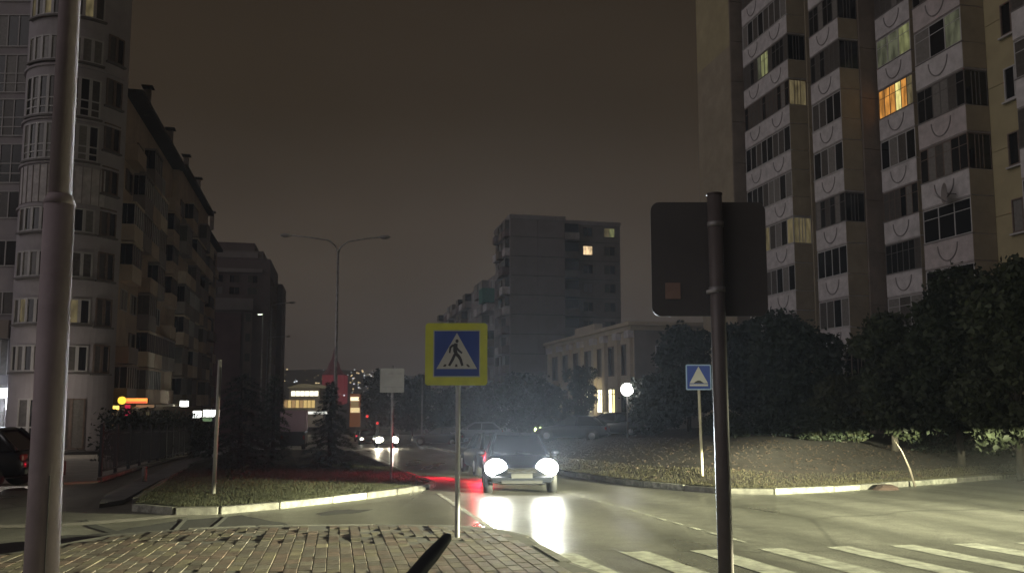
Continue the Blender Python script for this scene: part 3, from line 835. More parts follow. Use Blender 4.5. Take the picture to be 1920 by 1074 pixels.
# flat wing windows
for z0, z1, rows in ((21.3, 23.9, (.25, .5)), (18.4, 20.9, (.25, .5)), (15.3, 17.9, (.25, .5)), (13.0, 14.8, ()), (9.9, 11.6, ()), (6.8, 8.3, ()), (24.4, 26.6, ()), (27.5, 29.5, ())):
    window(tw, -3.9, -.6, z0, 2.9, z1 - z0, 4, M_PVC, trans=rows, bar=.07, rotz=math.pi)
    window(tw, -8.2, -.6, z0, 2.9, z1 - z0, 4, M_PVC, trans=rows, bar=.07, rotz=math.pi)
    if z1 - z0 > 2: obj('brick_strip', boxes([(-2.42, -2.2, -.75, -.58, z0 - .1, z1 + .2)], M_TOWERR), tw)
obj('pane', boxes([(-4.4, -4.1, -.57, -.55, 13.9, 14.5)], E_WARMD), tw)
obj('loggia_recess', boxes([(-7.4, -3.0, -.75, -.603, 3.0, 5.2)], M_GLASS3), tw)
for i in range(9): obj('curtain_rib', boxes([(-7.3 + i * .5, -7.24 + i * .5, -.8, -.75, 3.0, 5.2)], M_PARW), tw)
obj('loggia_parapet', boxes([(-7.6, -2.9, -1.5, -.76, 5.25, 6.4)], M_DARKB2), tw)
wall(tw, 'shop_wall', -8, -2.55, -.78, -.61, -1.6, 2.4, M_PARW)
for i in range(7): obj('shop_rib', boxes([(-7.6 + i * .72, -7.54 + i * .72, -.84, -.785, -1.6, 1.0)], M_GREY), tw)
# lit signs of the tower's shops
def shop_sign(name, px0, px1, py0, py1, Y, m, label, dep=.2, bodym=None, glow=None, gcol=(1, 1, 1), band=None, text=None, tcol=None):
    a, b = at(px0, py1, Y), at(px1, py0, Y)
    r = root(name, (a.x, Y, a.z), 0, label, 'sign')
    w_, h = b.x - a.x, b.z - a.z
    obj('casing', boxes([(0, w_, .0, dep, 0, h)], M_DARKF), r)
    obj('face', boxes([(.02, w_ - .02, -.02, -.001, .02, h - .02)], m), r)
    if band: obj('band', boxes([(.04, w_ * band[1], -.035, -.021, h * .05, h * band[2])], band[0]), r)
    if glow:
        d = bpy.data.lights.new('sign_glow', 'AREA'); d.shape = 'RECTANGLE'; d.size = w_; d.size_y = h; d.energy = glow; d.color = gcol
        o = bpy.data.objects.new('sign_glow', d); o.parent = r; o.location = (w_ / 2, -.12, h / 2); o.rotation_euler = (rad(90), 0, 0); COL.objects.link(o)
    return r
shop_sign('shop_sign', -14, 48, 727, 746, 49.3, E_SIGNW, 'long white and blue light box on the white tower', glow=220, gcol=(.75, .85, 1), band=(E_SIGNB, .25, .9))
shop_sign('shop_sign', 10, 43, 746.5, 768, 49.25, E_SIGNW, 'square white light box hung under the long white and blue one', glow=150, gcol=(.9, .95, 1))
r_ = shop_sign('shop_sign', 236, 277, 746, 756, 53.6, E_SIGNO, 'orange and red lit fascia sign at street level next to the round tower', glow=18, gcol=(1, .3, .1), band=(E_SIGNR, .97, .42))
obj('emblem', prism([(-.28 + .26 * math.cos(rad(k * 30)), .2 + .26 * math.sin(rad(k * 30))) for k in range(12)], -.04, .1, E_SIGNY), r_)
shop_sign('shop_sign', 233, 245, 758, 779, 53.7, em('sign_magenta', (.9, .02, .10), .55), 'narrow crimson light panel below the orange fascia sign')
shop_sign('shop_sign', 211, 224, 760, 768, 52.0, E_SIGNY, 'small amber light box between the tower and the orange sign', glow=8, gcol=(1, .6, .2))
shop_sign('shop_sign', 255, 290, 758, 764, 53.9, mat('dim_fascia', (.3, .28, .2), .6, emit=(.8, .75, .5), estr=.08), 'pale fascia with a faint glow of its own under the orange sign')  # fascia brightness put in as weak emission
shop_sign('shop_sign', 337, 354, 751, 762, 70, E_SIGNW, 'rounded white light box farther along the shops', glow=90, gcol=(.95, 1, .9))
shop_sign('shop_sign', 361, 378, 770, 783, 62, E_SIGNW, 'white light box partly hidden behind the slim signpost', glow=100, gcol=(.95, 1, .9))
shop_sign('shop_sign', 381, 412, 768, 781, 62, E_SIGNW, 'brightest white light box with its top behind the slim signpost', glow=160, gcol=(.95, 1, .9))
shop_sign('shop_sign', 378, 398, 783, 790, 61.5, em('sign_dim_green', (.5, .8, .4), .25), 'dim greenish panel under the brightest white light box')

# ------------------------------------------------------------------ dark stepped block down the street
p0 = at(500, 745, 122)
dk = root('apartment_building', (p0.x, 122, 0), ANG + math.pi, 'dark stepped apartment building beyond the slab with a pale band round its middle', 'apartment building')
YW = 9.6
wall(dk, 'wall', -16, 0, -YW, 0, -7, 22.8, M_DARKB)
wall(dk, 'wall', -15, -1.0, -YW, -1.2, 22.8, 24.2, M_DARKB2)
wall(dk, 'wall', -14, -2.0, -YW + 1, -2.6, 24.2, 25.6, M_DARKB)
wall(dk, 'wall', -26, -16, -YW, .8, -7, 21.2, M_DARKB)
wall(dk, 'band', 0.001, .5, -YW, -2.4, 14.8, 16.6, M_GREY)
wall(dk, 'wall', 0, .35, -YW + .3, -4.0, -6, 14.4, mat('red_brown_infill', (.13, .075, .08), .9, .4, .25))
wall(dk, 'pilaster', 0, .25, -3.6, -2.4, -6, 14.4, M_BROWNP)
wall(dk, 'band', 0, .3, -YW, -1.2, 20.6, 21.2, M_GREY)
wall(dk, 'band', -.99, -.7, -YW, -2, 23.0, 23.9, M_GREY)
for z in (17.2, 19.0):
    for y in (-7.6, -5.2, -2.6): window(dk, 0, y, z, 1.5, 1.2, 2, M_WOODF, rotz=rad(-90))
for z in range(-2, 14, 3): window(dk, .25, -3.0, z, .8, 1.3, 1, M_WOODF, rotz=rad(-90)) 
for z in range(-2, 20, 3):
    for x in (-3, -8, -13, -20): window(dk, x, 0 if x > -16 else .8, z, 1.6, 1.3, 2, M_WOODF)

# ------------------------------------------------------------------ mid-distance block facing us, with its long receding wing
p0 = at(957, 745, 113)
cb = root('apartment_building', (p0.x, 113, 0), ANG, 'panel apartment building with a blank gable and a single bright warm window', 'apartment building')
CZ = 27.4
wall(cb, 'core', .2, 12, -8.0, -.2, -6, CZ - .2, M_JOINT)
wall(cb, 'core', 2.2, 14, -17.3, -8.01, -6, CZ - .2, M_JOINT)
for i in range(12):
    z = CZ - 2.8 * (i + 1)
    obj('wall_panel', boxes([(0, .2, -8.1, -4.06, z + .04, z + 2.76)], M_GABLE), cb)
    obj('wall_panel', boxes([(0, .2, -4.02, 0, z + .04, z + 2.76)], M_GABLE), cb)
    obj('wall_panel', boxes([(2.0, 2.2, -17.3, -8.12, z + .04, z + 2.76)], M_DARKB2), cb)
    obj('wall_panel', boxes([(.22, 8.6, -.2, 0, z + .04, z + 2.76)], M_GREY), cb)
    b = obj('balcony', boxes([(.9, 2.0, -10.6, -8.3, z + .1, z + 1.15)], R.choice([M_PARW, M_GREY, M_BROWNP, M_DARKB2])), cb)
    obj('pane', boxes([(1.1, 2.0, -10.5, -8.4, z + 1.16, z + 2.5)], M_GLASS), b)
    pa = {1: [E_WARM], 3: [M_GLASS3]}.get(i, [M_GLASS]); pb = {0: [E_GRN, E_WARMD]}.get(i, [M_GLASS, M_GLASS2])
    window(cb, 2.0, -12.2, z + .85, 1.5, 1.4, 1 if i == 1 else 2, M_WOODF, pa, rotz=rad(90))
    window(cb, 2.0, -15.6, z + .85, 1.7, 1.4, 2, M_WOODF, pb, rotz=rad(90))
    for x in (1.6, 4.2, 6.8):
        b = obj('balcony', boxes([(x - 1, x + 1, .001, R.choice([.7, 1.1]), z + .1, z + 1.2)], R.choice([M_PARW, M_PARP, M_GREY, M_BROWNP, M_DARKB])), cb)
        if R.random() < .7: obj('pane', boxes([(x - .95, x + .95, .001, .65, z + 1.21, z + 2.5)], R.choice([M_GLASS, M_GLASS2, M_GLASS2])), b)
window(cb, 0, -1.6, 2.2, 1.3, 2.0, 2, M_PVC, [E_YEL, E_WARMD], rotz=rad(90))
wall(cb, 'parapet', -.1, 12, -8.2, .15, CZ - .2, CZ + .4, M_GREY)
wall(cb, 'parapet', 1.9, 14, -17.4, -8.21, CZ - .2, CZ + .4, M_GREY)
c2 = root('apartment_building', (p0.x + SD.x * 9.5 - SD.y * .4, 113 + SD.y * 9.5, 0), ANG, 'long grey apartment building with jumbled balconies receding behind the pedestrian sign', 'apartment building')
wall(c2, 'wall', 0, 66, -12, 0, -8, 20.5, M_GREY)
wall(c2, 'wall', 66.1, 90, -12, .8, -8.5, 17.5, M_DARKB2)
for i in range(15):
    x = 2.2 + i * 4.3; top = 7
    for k in range(8):
        z = -1.8 + k * 2.8
        if z > 18.0: continue
        m = R.choice([M_PARW, M_GREY, M_BROWNP, M_DARKB2, M_PARP, M_GREY, M_GREEN if R.random() < .12 else M_DARKB])
        if R.random() < .75:
            b = obj('balcony', boxes([(x - 1.6, x + 1.6, .001, 1.2, z, z + 1.15)], m), c2)
            if R.random() < .7: obj('pane', boxes([(x - 1.55, x + 1.55, .001, 1.15, z + 1.151, z + 2.5)], R.choice([M_GLASS, M_GLASS2, M_GLASS3])), b)
        else: window(c2, x, 0, z + .7, 1.6, 1.4, 2, M_PVC)
b = obj('balcony', boxes([(.3, 3.4, .001, 1.9, 16.2, 18.4)], M_GREEN), c2)
c3 = root('apartment_building', (at(838, 745, 300).x, 300, 0), ANG, 'low far apartment row glimpsed between the pedestrian sign and the dark trees', 'apartment building')
wall(c3, 'wall', 0, 60, -14, 0, -9, 16, M_DARKB2)
for i in range(10):
    for k in range(6): window(c3, 3 + i * 5.6, 0, -2 + k * 2.9, 2.6, 1.5, 2, M_PVC, [R.choice([M_GLASS, M_GLASS2, E_WARMD if R.random() < .15 else M_GLASS])])
for i in range(3): 
    for k in range(6): window(c3, 0, -2.5 - i * 4, -2 + k * 2.9, 2.0, 1.5, 2, M_PVC, rotz=rad(90))

# ------------------------------------------------------------------ two-storey shop building with pilasters
p0 = at(1190, 745, 60)
sb = root('shop_building', (p0.x, 60, 0), ANG, 'low cream building with pilasters and brightly lit shop windows behind the street trees', 'shop building')
SZ = 7.0
wall(sb, 'wall', 0, 25, -10, 0, -2.2, SZ, M_STUCCO)
wall(sb, 'gable_wall', -.12, -.001, -10, -.02, -2.2, SZ, M_DARKB2)
obj('cornice', boxes([(-.4, 25.2, -10, .55, SZ, SZ + .28), (-.2, 25.1, -9.9, .3, SZ - .35, SZ)], M_STUCCO), sb)
obj('attic', boxes([(9, 15, -.6, .1, SZ + .28, SZ + .95)], M_STUCCO), sb)
for s_ in (.55, 3.3, 6.4, 9.2, 13.0, 16.4, 20, 24):
    p = obj('pilaster', boxes([(s_ - .35, s_ + .35, 0, .28, -1.4, SZ - .36)], M_STUCCO), sb)
    obj('capital', boxes([(s_ - .5, s_ + .5, .001, .42, SZ - .9, SZ - .36)], M_PARW), p)
for s_, w_ in ((1.95, 1.3), (4.85, 1.7), (7.8, 1.6), (11.1, 2.2), (14.7, 2), (18.2, 2.2), (22, 2.4)):
    window(sb, s_, 0, 3.3, w_, 2.4, 2, M_WOODF, [M_GLASS2, M_GLASS])
    lit_ = s_ in (4.85, 7.8, 11.1)
    window(sb, s_, 0, .3, w_ + .2, 2.0, 2 if w_ > 1.4 else 1, M_DARKF, ([E_SHOPY, E_SHOPW] if s_ == 4.85 else [E_SHOPW]) if lit_ else [M_GLASS], trans=(.78,))
window(sb, -.12, -2.2, 3.9, 1.1, 1.6, 2, M_PVC, [M_GLASS], rotz=rad(90))
window(sb, -.12, -5.8, 3.9, 1.1, 1.6, 2, M_PVC, [M_GLASS], rotz=rad(90))
obj('entrance_step', boxes([(3.4, 13, 0.3, 1.6, -1.4, -.55)], M_CONC), sb)
def lamp_light(name, loc, energy, color, radius=.15, kind='POINT', parent=None, dirv=None, spot=60, blend=.5):
    d = bpy.data.lights.new(name, kind); d.energy = energy; d.color = color; d.shadow_soft_size = radius
    if kind == 'SPOT': d.spot_size = rad(spot); d.spot_blend = blend
    o = bpy.data.objects.new(name, d); COL.objects.link(o); o.location = loc
    if dirv is not None: o.rotation_euler = Vector(dirv).to_track_quat('-Z', 'Y').to_euler()
    if parent: o.parent = parent
    return o
# shop light spilling out of the lit windows, then two added fill lights
pw = Vector((p0.x, 60, 0)) + Vector((SD.x, SD.y, 0)) * 8 + Vector((-SD.y, SD.x, 0)) * .6
lamp_light('shop_spill_and_fill', (pw.x, pw.y, 1.6), 110, (1, .85, .5), .6)
lamp_light('shop_spill_and_fill', (-26.2, 43.6, 1.6), 260, (1, .88, .74), .4)  # fill added in front of the tower to brighten its base and forecourt
lamp_light('shop_spill_and_fill', (-25.6, 56.5, .3), 25, (1, .75, .5), .4)  # small fill added to brighten the foot of the slab

# ------------------------------------------------------------------ far town
mall = root('shopping_hall', (at(530, 745, 240).x, 240, 0), 0, 'distant hall with a bright glazed storey and amber lower floors down the hill', 'shopping hall')
def fbox(parent, name, px0, px1, py0, py1, Y, m, dep=6):
    a, b = at(px0, py1, Y), at(px1, py0, Y); ox = parent.location
    return obj(name, boxes([(a.x - ox.x, b.x - ox.x, Y - ox.y, Y - ox.y + dep, a.z, b.z)], m), parent)
fbox(mall, 'wall', 528, 606, 748, 800, 240.4, M_STUCCO, 20)
fbox(mall, 'upper_storey', 542, 600, 727, 748, 240.6, M_STUCCO, 18)
V = []
obj('roof', prism([(at(536 + 66 * k / 10, 745, 240).x - mall.location.x, at(560, 727 - 8 * math.sin(math.pi * k / 10), 240).z) for k in range(11)], .3, 18, em('dome_glow', (.6, .5, .28), .14)), mall)
for i in range(6): fbox(mall, 'window', 546 + i * 8.6, 553.6 + i * 8.6, 733, 742, 240.5, em('mall_white', (1, .95, .72), 2.2), .3)
for i in range(8): fbox(mall, 'window', 532 + i * 7.4, 538.4 + i * 7.4, 750, 764, 240.3, R.choice([em('mall_amber', (1, .70, .26), .7), em('mall_amber_dim', (1, .62, .26), .4)]), .3)
fbox(mall, 'lit_canopy', 575, 612, 771, 776, 236, em('canopy_white', (1, 1, .9), 1.2), 1)
red = root('spired_tower', (at(630, 745, 420).x, 420, 0), 0, 'distant building with a spire glowing red down the hill', 'tower')
E_REDF = em('red_flood', (1, .12, .16), .10); E_REDD = em('red_flood_dim', (1, .10, .16), .022)  # red floodlight on walls and spire, put in as glow of the surfaces
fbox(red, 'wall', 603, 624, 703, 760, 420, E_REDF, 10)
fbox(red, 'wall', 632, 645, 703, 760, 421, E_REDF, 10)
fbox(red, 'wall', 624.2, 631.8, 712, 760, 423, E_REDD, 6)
c = at(626, 703, 425); 
V = []
for z, r in ((0, 6.4), (3, 3.6), (6, 2.8), (9, 1.2), (14, .15)):
    for k in range(8): V.append((c.x - red.location.x + r * math.cos(k * .785 + .39), 5 + r * math.sin(k * .785 + .39), c.z + z))
Fc = [(q * 8 + k, q * 8 + (k + 1) % 8, q * 8 + 8 + (k + 1) % 8, q * 8 + 8 + k) for q in range(4) for k in range(8)]
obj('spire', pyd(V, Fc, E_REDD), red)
am = root('advertising_pylon', (at(665, 745, 180).x, 180, 0), 0, 'amber lit pylon sign in the distance beside the small spruce', 'pylon sign')
fbox(am, 'pylon', 655, 676, 738, 800, 180.3, mat('pylon_brown', (.2, .08, .04), .7, emit=(1, .35, .1), estr=.07), .6)
fbox(am, 'panel', 657, 673, 744, 751, 180, E_FAR, .25)
fbox(am, 'panel', 657, 674, 764, 773, 180, em('amber_panel', (1, .78, .4), .9), .25)
fbox(am, 'panel', 658, 672, 752, 763, 180.1, em('amber_dim', (.8, .55, .25), .25), .2)
# far lights on the hillside
bl = []
for q in range(150):
    px = R.choice([R.uniform(520, 720), R.uniform(655, 720), R.uniform(510, 760)]); py = R.uniform(693, 742) if px < 610 or px > 648 else R.uniform(735, 745)
    Y = R.uniform(360, 680)
    c = at(px, py, Y); s_ = Y * R.choice([.0004, .0006, .0009]); bl.append((c.x - s_, c.x + s_, Y, Y + s_, c.z, c.z + s_ * 1.5))
o = obj('town_lights', boxes(bl[:95], em('far_warm', (1, .75, .4), .9))); tag(o, kind='stuff')
o = obj('town_lights', boxes(bl[95:], em('far_pale', (.9, .95, 1), 1.2))); tag(o, kind='stuff')
# ------------------------------------------------------------------ trees and shrubs
def rv(): 
    while True:
        v = Vector((R.uniform(-1, 1), R.uniform(-1, 1), R.uniform(-1, 1)))
        if 0.05 < v.length < 1: return v
def leafmesh(centers, m, size):
    V, Fc = [], []
    for c, s in centers:
        a = rv().normalized(); b = a.cross(rv()).normalized(); s2 = size * s
        k = len(V)
        V += [c - a * s2, c + b * s2 * .55, c + a * s2, c - b * s2 * .55]
        Fc.append((k, k + 1, k + 2, k + 3))
    return pyd(V, Fc, m)
TREES = 'street trees in front of the apartment blocks'
def tree(loc, h, rx, label, leaves=9000, ry=None, base=.25, mi=0, size=.16, trunk=.16, name='deciduous_tree', cat='tree', blobs=16, bottom=None):
    t = root(name, loc, R.uniform(0, 6), label, cat)
    ry = ry or rx
    V = []
    hb = h * base
    parts = [tube_data([(0, 0, -.3), (.05, .02, hb * .6), (0, .1, hb + .3 * (h - hb)), (.1, 0, h * .85)], [trunk, trunk * .8, trunk * .5, .03], 8)]
    bc = []
    for i in range(blobs):
        a = i * 2.4 + R.uniform(-.4, .4); q = math.sqrt(R.random()) * .72; zz = hb + (h - hb) * (.12 + .8 * ((i + .5) / blobs))
        lim = math.sqrt(max(.12, 1 - ((zz - hb) / (h - hb) * 2 - .95) ** 2 * .85))
        c = Vector((rx * q * lim * math.cos(a), ry * q * lim * math.sin(a), zz)); bc.append((c, R.uniform(.26, .44) * rx * (.7 + .5 * lim)))
        if i % 2 == 0:
            st = Vector((.03, .05, hb * .8 + (zz - hb) * .45)); parts.append(tube_data([st, st.lerp(c, .55) + Vector((0, 0, -.15)), c], [trunk * .35, trunk * .22, .02], 5))
    v, f = join_data(parts)
    obj('trunk', pyd(v, f, M_BARK, True), t)
    cs = []
    for q in range(leaves):
        c, r = R.choice(bc); d = rv(); d = d.normalized() * (d.length ** .45) * (1.35 if R.random() < .12 else 1)
        p = c + Vector((d.x * r, d.y * r, d.z * r * .8))
        if p.z < .1: continue
        cs.append((p, R.uniform(.6, 1.3)))
    obj('crown', leafmesh(cs, M_LEAF[mi], size), t)
    return t
def spruce(loc, h, r, label, n=9000, mi=0, bushy=.75, name='spruce'):
    t = root(name, loc, 0, label, 'spruce')
    obj('trunk', tube([(0, 0, -.2), (0, 0, h * .5), (0, 0, h * .97)], [.11, .07, .012], M_BARK, 7), t)
    V, Fc = [], []
    nb = int(h * 24)
    for i in range(nb):
        z = h * (.03 + .95 * (i + R.random()) / nb); f = max(.02, 1 - z / h)
        L_ = r * (f ** bushy) * R.uniform(.68, 1.08); a = i * 2.39996 + R.uniform(-.3, .3)
        dx, dy = math.cos(a), math.sin(a)
        m_ = max(3, int(n / nb * (.3 + f)))
        for q in range(m_):
            s = (R.random() ** .6); sp = .20 * L_ * (1.1 - s) * R.uniform(-1, 1)
            px = dx * L_ * s - dy * sp; py = dy * L_ * s + dx * sp
            pz = z - .28 * L_ * s * s + .10 * L_ * s + R.uniform(-.05, .05)
            k = len(V); ln = R.uniform(.08, .17); wd = .018
            ox, oy = dx + R.uniform(-.7, .7), dy + R.uniform(-.7, .7); zz = R.uniform(-.4, .35)
            c = Vector((px, py, pz)); d = Vector((ox, oy, zz)).normalized(); s3 = d.cross(Vector((0, 0, 1))).normalized()
            V += [c - s3 * wd, c + d * ln * .6 - s3 * wd * 1.6, c + d * ln, c + s3 * wd * 1.6]
            Fc.append((k, k + 1, k + 2, k + 3))
    obj('crown', pyd(V, Fc, M_NEEDLE[mi]), t)
    return t
def gpos(px, Y):
    x = (px - 960) * Y / F
    return (x, Y, zg(x, Y))
def topz(py, Y): return at(960, py, Y).z
def tr_at(px, Y, top, hw, label, **k):
    g = gpos(px, Y); h = topz(top, Y) - g[2]
    return tree(g, h, hw * Y / F, label, **k)
tr_at(1905, 25, 470, 110, 'tallest dark leafy tree, in front of the beige wall with small windows', leaves=13000, size=.12, base=.08, mi=1)
tr_at(1790, 28, 505, 105, 'broad dark tree whose crown crosses the white-framed glazing of a balcony', leaves=14000, size=.12, base=.08, mi=0)
tr_at(1668, 31, 590, 88, 'round dark tree just below the white balconies of the set-back stack', leaves=12000, size=.12, base=.08, mi=1)
tr_at(1480, 36, 592, 92, 'bluish dark tree standing under the first balcony stack', leaves=12000, size=.13, base=.08, mi=2)
tr_at(1395, 42, 596, 55, 'slender tree directly behind the big blank sign plate', leaves=8000, size=.14, base=.1, mi=2)
tr_at(1290, 50, 608, 62, 'dark tree rising beside the gable of the two-storey shop building', leaves=9000, size=.15, base=.08, mi=2)
tr_at(1575, 34, 715, 70, 'low spreading tree in front of the pinkish ground-level balcony', leaves=7000, size=.12, base=.05, mi=3)
tr_at(1230, 46, 700, 62, 'squat bush-like tree between the globe lamp and the speed hump sign', leaves=7000, size=.12, base=.03, mi=2)
tr_at(1088, 50, 680, 34, 'small ragged tree covering the left end of the lit shop windows', leaves=3500, size=.11, base=.1, mi=2)
tr_at(990, 62, 708, 72, 'wide dark tree behind the oncoming car, under the blank gable', leaves=8000, size=.17, base=.05, mi=2)
tr_at(905, 78, 722, 50, 'dark tree right behind the post of the pedestrian crossing sign', leaves=5000, size=.2, base=.05, mi=2)
tr_at(845, 90, 728, 52, 'dark street tree seen just beneath the yellow sign border', leaves=5000, size=.22, base=.05, mi=2)
tr_at(775, 105, 704, 44, 'dark tree above the parked cars, next to the thin lamp post', leaves=5000, size=.25, base=.05, mi=2)
tr_at(712, 130, 690, 36, 'far tree crown behind the small grey sign back', leaves=5000, size=.28, base=.05, mi=2)
# shrubs on the bank
for px, Y, top, hw, lb in ((1350, 37, 780, 60, 'low shrub on the bank behind the speed hump sign'), (1445, 36, 765, 62, 'rounded shrub on the bank, first to follow the thick sign post'),
                           (1560, 34, 750, 70, 'broad shrub on the bank before the leaning sapling'), (1790, 31, 740, 90, 'large dark shrub on the bank under the broad tree'),
                           (1925, 29, 735, 80, 'shrub cut off by the picture edge')):
    g = gpos(px, Y); tree(g, topz(top, Y) - g[2], hw * Y / F, lb, leaves=5200, base=.02, mi=R.choice([0, 2]), size=.075, trunk=.04, name='shrub', cat='shrub', blobs=11)
g = gpos(1706, 22.5)
sp_ = root('sapling', g, 0, 'thin bare leaning sapling trunk on the brown bank', 'sapling')
obj('stem', tube([(0, 0, -.1), (-.16, 0, .5), (-.34, 0, .95), (-.5, .1, 1.3)], [.035, .03, .022, .008], mat('pale_bark', (.12, .10, .08), .9), 7), sp_)
g = gpos(1650, 21.5)
st = root('stone', g, .4, 'flat reddish stone lying on the brown bank below the sapling', 'stone')
bm = bmesh.new(); bmesh.ops.create_icosphere(bm, subdivisions=2, radius=.35)
for v in bm.verts: v.co = Vector((v.co.x * 1.2, v.co.y * .8, v.co.z * .42)) * R.uniform(.88, 1.08)
me = bpy.data.meshes.new('mesh'); bm.to_mesh(me); bm.free(); me.materials.append(mat('red_stone', (.05, .028, .022), .9, 4)); obj('stone_body', me, st)

def sp_at(px, Y, top, hw, label, **k):
    g = gpos(px, Y); spruce(g, topz(top, Y) - g[2], hw * Y / F, label, **k)
sp_at(455, 30, 700, 92, 'broad bushy spruce behind the slim signpost on the grass island', n=30000, bushy=.42)
sp_at(516, 37, 700, 46, 'narrower spruce next to the broad one', n=16000, bushy=.55)
sp_at(622, 31, 712, 60, 'pointed spruce in front of the two-armed street lamp', n=22000, mi=0, bushy=.66)
sp_at(400, 42, 790, 36, 'low spruce at the end of the fence', n=5000, bushy=.5)
for px, h_ in ((432, .42), (458, .55)):
    q = gp(px, 912); tree((q.x, q.y, zpl(q.y) + .1), h_, .16, 'tiny young plant on the grass, %s the slim signpost' % ('nearest to' if px < 440 else 'second from'), leaves=160, base=.1, mi=3, size=.035, trunk=.01, name='young_plant', cat='plant', blobs=5)
# hedge behind the fence
hd = root('hedge', (0, 0, 0), 0, 'long dark hedge growing behind the black fence', 'hedge')
ha, hb_ = gp(215, 868), gp(372, 846)
cs = []
for i in range(16000):
    t = R.random(); c = ha + (hb_ - ha) * t; h_ = 1.9 + .5 * math.sin(t * 17) + .3 * math.sin(t * 41)
    cs.append((Vector((c.x + R.gauss(0, .5), c.y + R.gauss(0, .5), zpl(c.y) + .05 + h_ * R.random() ** .8)), R.uniform(.6, 1.3)))
obj('foliage', leafmesh(cs, M_LEAF[0], .10), hd)
obj('stems', pyd(*join_data([tube_data([(c_.x, c_.y, zpl(c_.y) - .1), (c_.x + .1, c_.y, zpl(c_.y) + 1.5)], [.04, .015], 5) for c_ in [ha + (hb_ - ha) * k / 12 for k in range(13)]]), M_BARK), hd)

# ------------------------------------------------------------------ poles and signs
lp = root('street_pole', (at(83, 1000, 5.0).x, 5.0, zpl(5) + .12), 0, 'thick mauve-brown painted pole with a collar and a thinner upper tube', 'pole')
zc = at(110, 380, 5).z - lp.location.z
pt = at(112, 380, 5).x - lp.location.x; pbm = at(77, 1074, 5).x - lp.location.x
sl_ = (pt - pbm) / (at(112, 380, 5).z - at(77, 1074, 5).z)
z0_ = at(77, 1074, 5).z - lp.location.z
fx = lambda z: pbm + (z - z0_) * sl_
obj('lower_tube', tube([(fx(-.1), 0, -.1), (fx(zc), 0, zc)], [.098, .088], M_POLE, 28), lp)
obj('collar', tube([(fx(zc - .015), 0, zc - .015), (fx(zc + .02), 0, zc + .05)], [.095, .072], M_POLE, 28), lp)
obj('upper_tube', tube([(fx(zc + .05), 0, zc + .05), (fx(zc + 5), 0, zc + 5)], [.067, .05], M_POLE, 24), lp)
obj('seam', boxes([(fx(1) + .06, fx(1) + .066, -.075, -.066, .2, 1.2)], M_DARKF), lp)
obj('base_plate', bevbox(.34, .34, .02, .004, M_POLE), lp, (fx(0), 0, .012))

def sign_post(name, base, h, r, label, cat, m=M_STEEL, lean=0):
    t = root(name, base, 0, label, cat)
    obj('post', tube([(0, 0, -.05), (lean * .5, 0, h * .5), (lean, 0, h)], r, m, 16), t)
    obj('post_cap', tube([(lean, 0, h), (lean, 0, h + .012)], r * 1.08, m, 16), t)
    return t
# thick post with the back of a big plate
Yr = 6.0
bx_ = at(1362, 1074, Yr); b0 = (bx_.x, Yr, zpl(Yr) + .12)
h_ = at(960, 366, Yr).z - b0[2]
tx = at(1341, 420, Yr).x - b0[0]; ht = at(960, 420, Yr).z - b0[2]
rp = sign_post('road_sign', b0, h_, .056, 'large square sign seen from behind on a thick dark post, small sticker', 'road sign', M_POLE2, lean=(tx) * h_ / ht)
pc = at(1334, 482, Yr)
pl = obj('sign_plate', prism(rrect(.885, .885, .07), .0, .003, M_PLATEBACK), rp, (pc.x - b0[0], .075, pc.z - b0[2]))
obj('plate_rim', prism([(x * 1.004, z * 1.004) for x, z in rrect(.885, .885, .07)], .004, .012, M_STEEL), pl)
sp3 = at(1265, 543, Yr)
obj('sticker', boxes([(-.058, .058, -.006, -.002, -.062, .062)], mat('sticker', (.30, .20, .16), .6, 8, .2)), rp, (sp3.x - b0[0], .072, sp3.z - b0[2]))
cz = at(1338, 547, Yr)
obj('clamp', tube([(cz.x - b0[0] + .004, 0, cz.z - b0[2] - .012), (cz.x - b0[0] + .004, 0, cz.z - b0[2] + .012)], .0585, M_PVC, 20), rp)
for q in (.25, -.25):
    obj('clamp', tube([(0, 0, pc.z - b0[2] + q - .02), (0, 0, pc.z - b0[2] + q + .02)], .062, M_STEEL, 20), rp, (tx * .93, 0, 0))

# pedestrian crossing sign
Yp = gp(857, 1025).y
q = gp(857, 1025); base = (q.x, Yp, zpl(Yp) + .1)
pcs = at(856, 664, Yp)
ps = sign_post('pedestrian_crossing_sign', base, pcs.z - base[2] + .35, .034, 'blue pedestrian crossing sign on a yellow square, grey post in the paving', 'road sign', mat('post_grey', (.36, .36, .38), .5, 6, .2, 0, .35), lean=.0)
ls = [o for o in ps.children]
pw_ = .862
bb = obj('yellow_board', prism(rrect(pw_, pw_, .045), -.058, -.052, M_YEL), ps, (pcs.x - base[0], 0, pcs.z - base[2]))
obj('board_back', prism(rrect(pw_ - .01, pw_ - .01, .045), -.0515, -.045, M_STEEL), bb)
S = pw_ / 850.0
def zp(x, y): return ((x - 542) * S, (530 - y) * S)
def plate(name, pts, y, m, parent): return obj(name, prism([zp(*p) for p in pts], -.058 - y, -.058 - y + .0018, m), parent)
plate('white_border', [(228, 203), (868, 203), (868, 843), (228, 843)], .002, mat('border_grey', (.42, .44, .38), .5), bb)
plate('blue_panel', [(242, 217), (854, 217), (854, 829), (242, 829)], .004, M_BLUE, bb)
plate('triangle', [(550, 240), (828, 732), (272, 732)], .006, M_SWHITE, bb)
def stroke(pts, wds):
    L_, R_ = [], []
    for i, p in enumerate(pts):
        a = Vector(pts[max(i - 1, 0)]); b = Vector(pts[min(i + 1, len(pts) - 1)]); d = (b - a).normalized(); s = Vector((-d.y, d.x)) * wds[i] / 2
        L_.append(tuple(Vector(p) + s)); R_.append(tuple(Vector(p) - s))
    return L_ + R_[::-1]
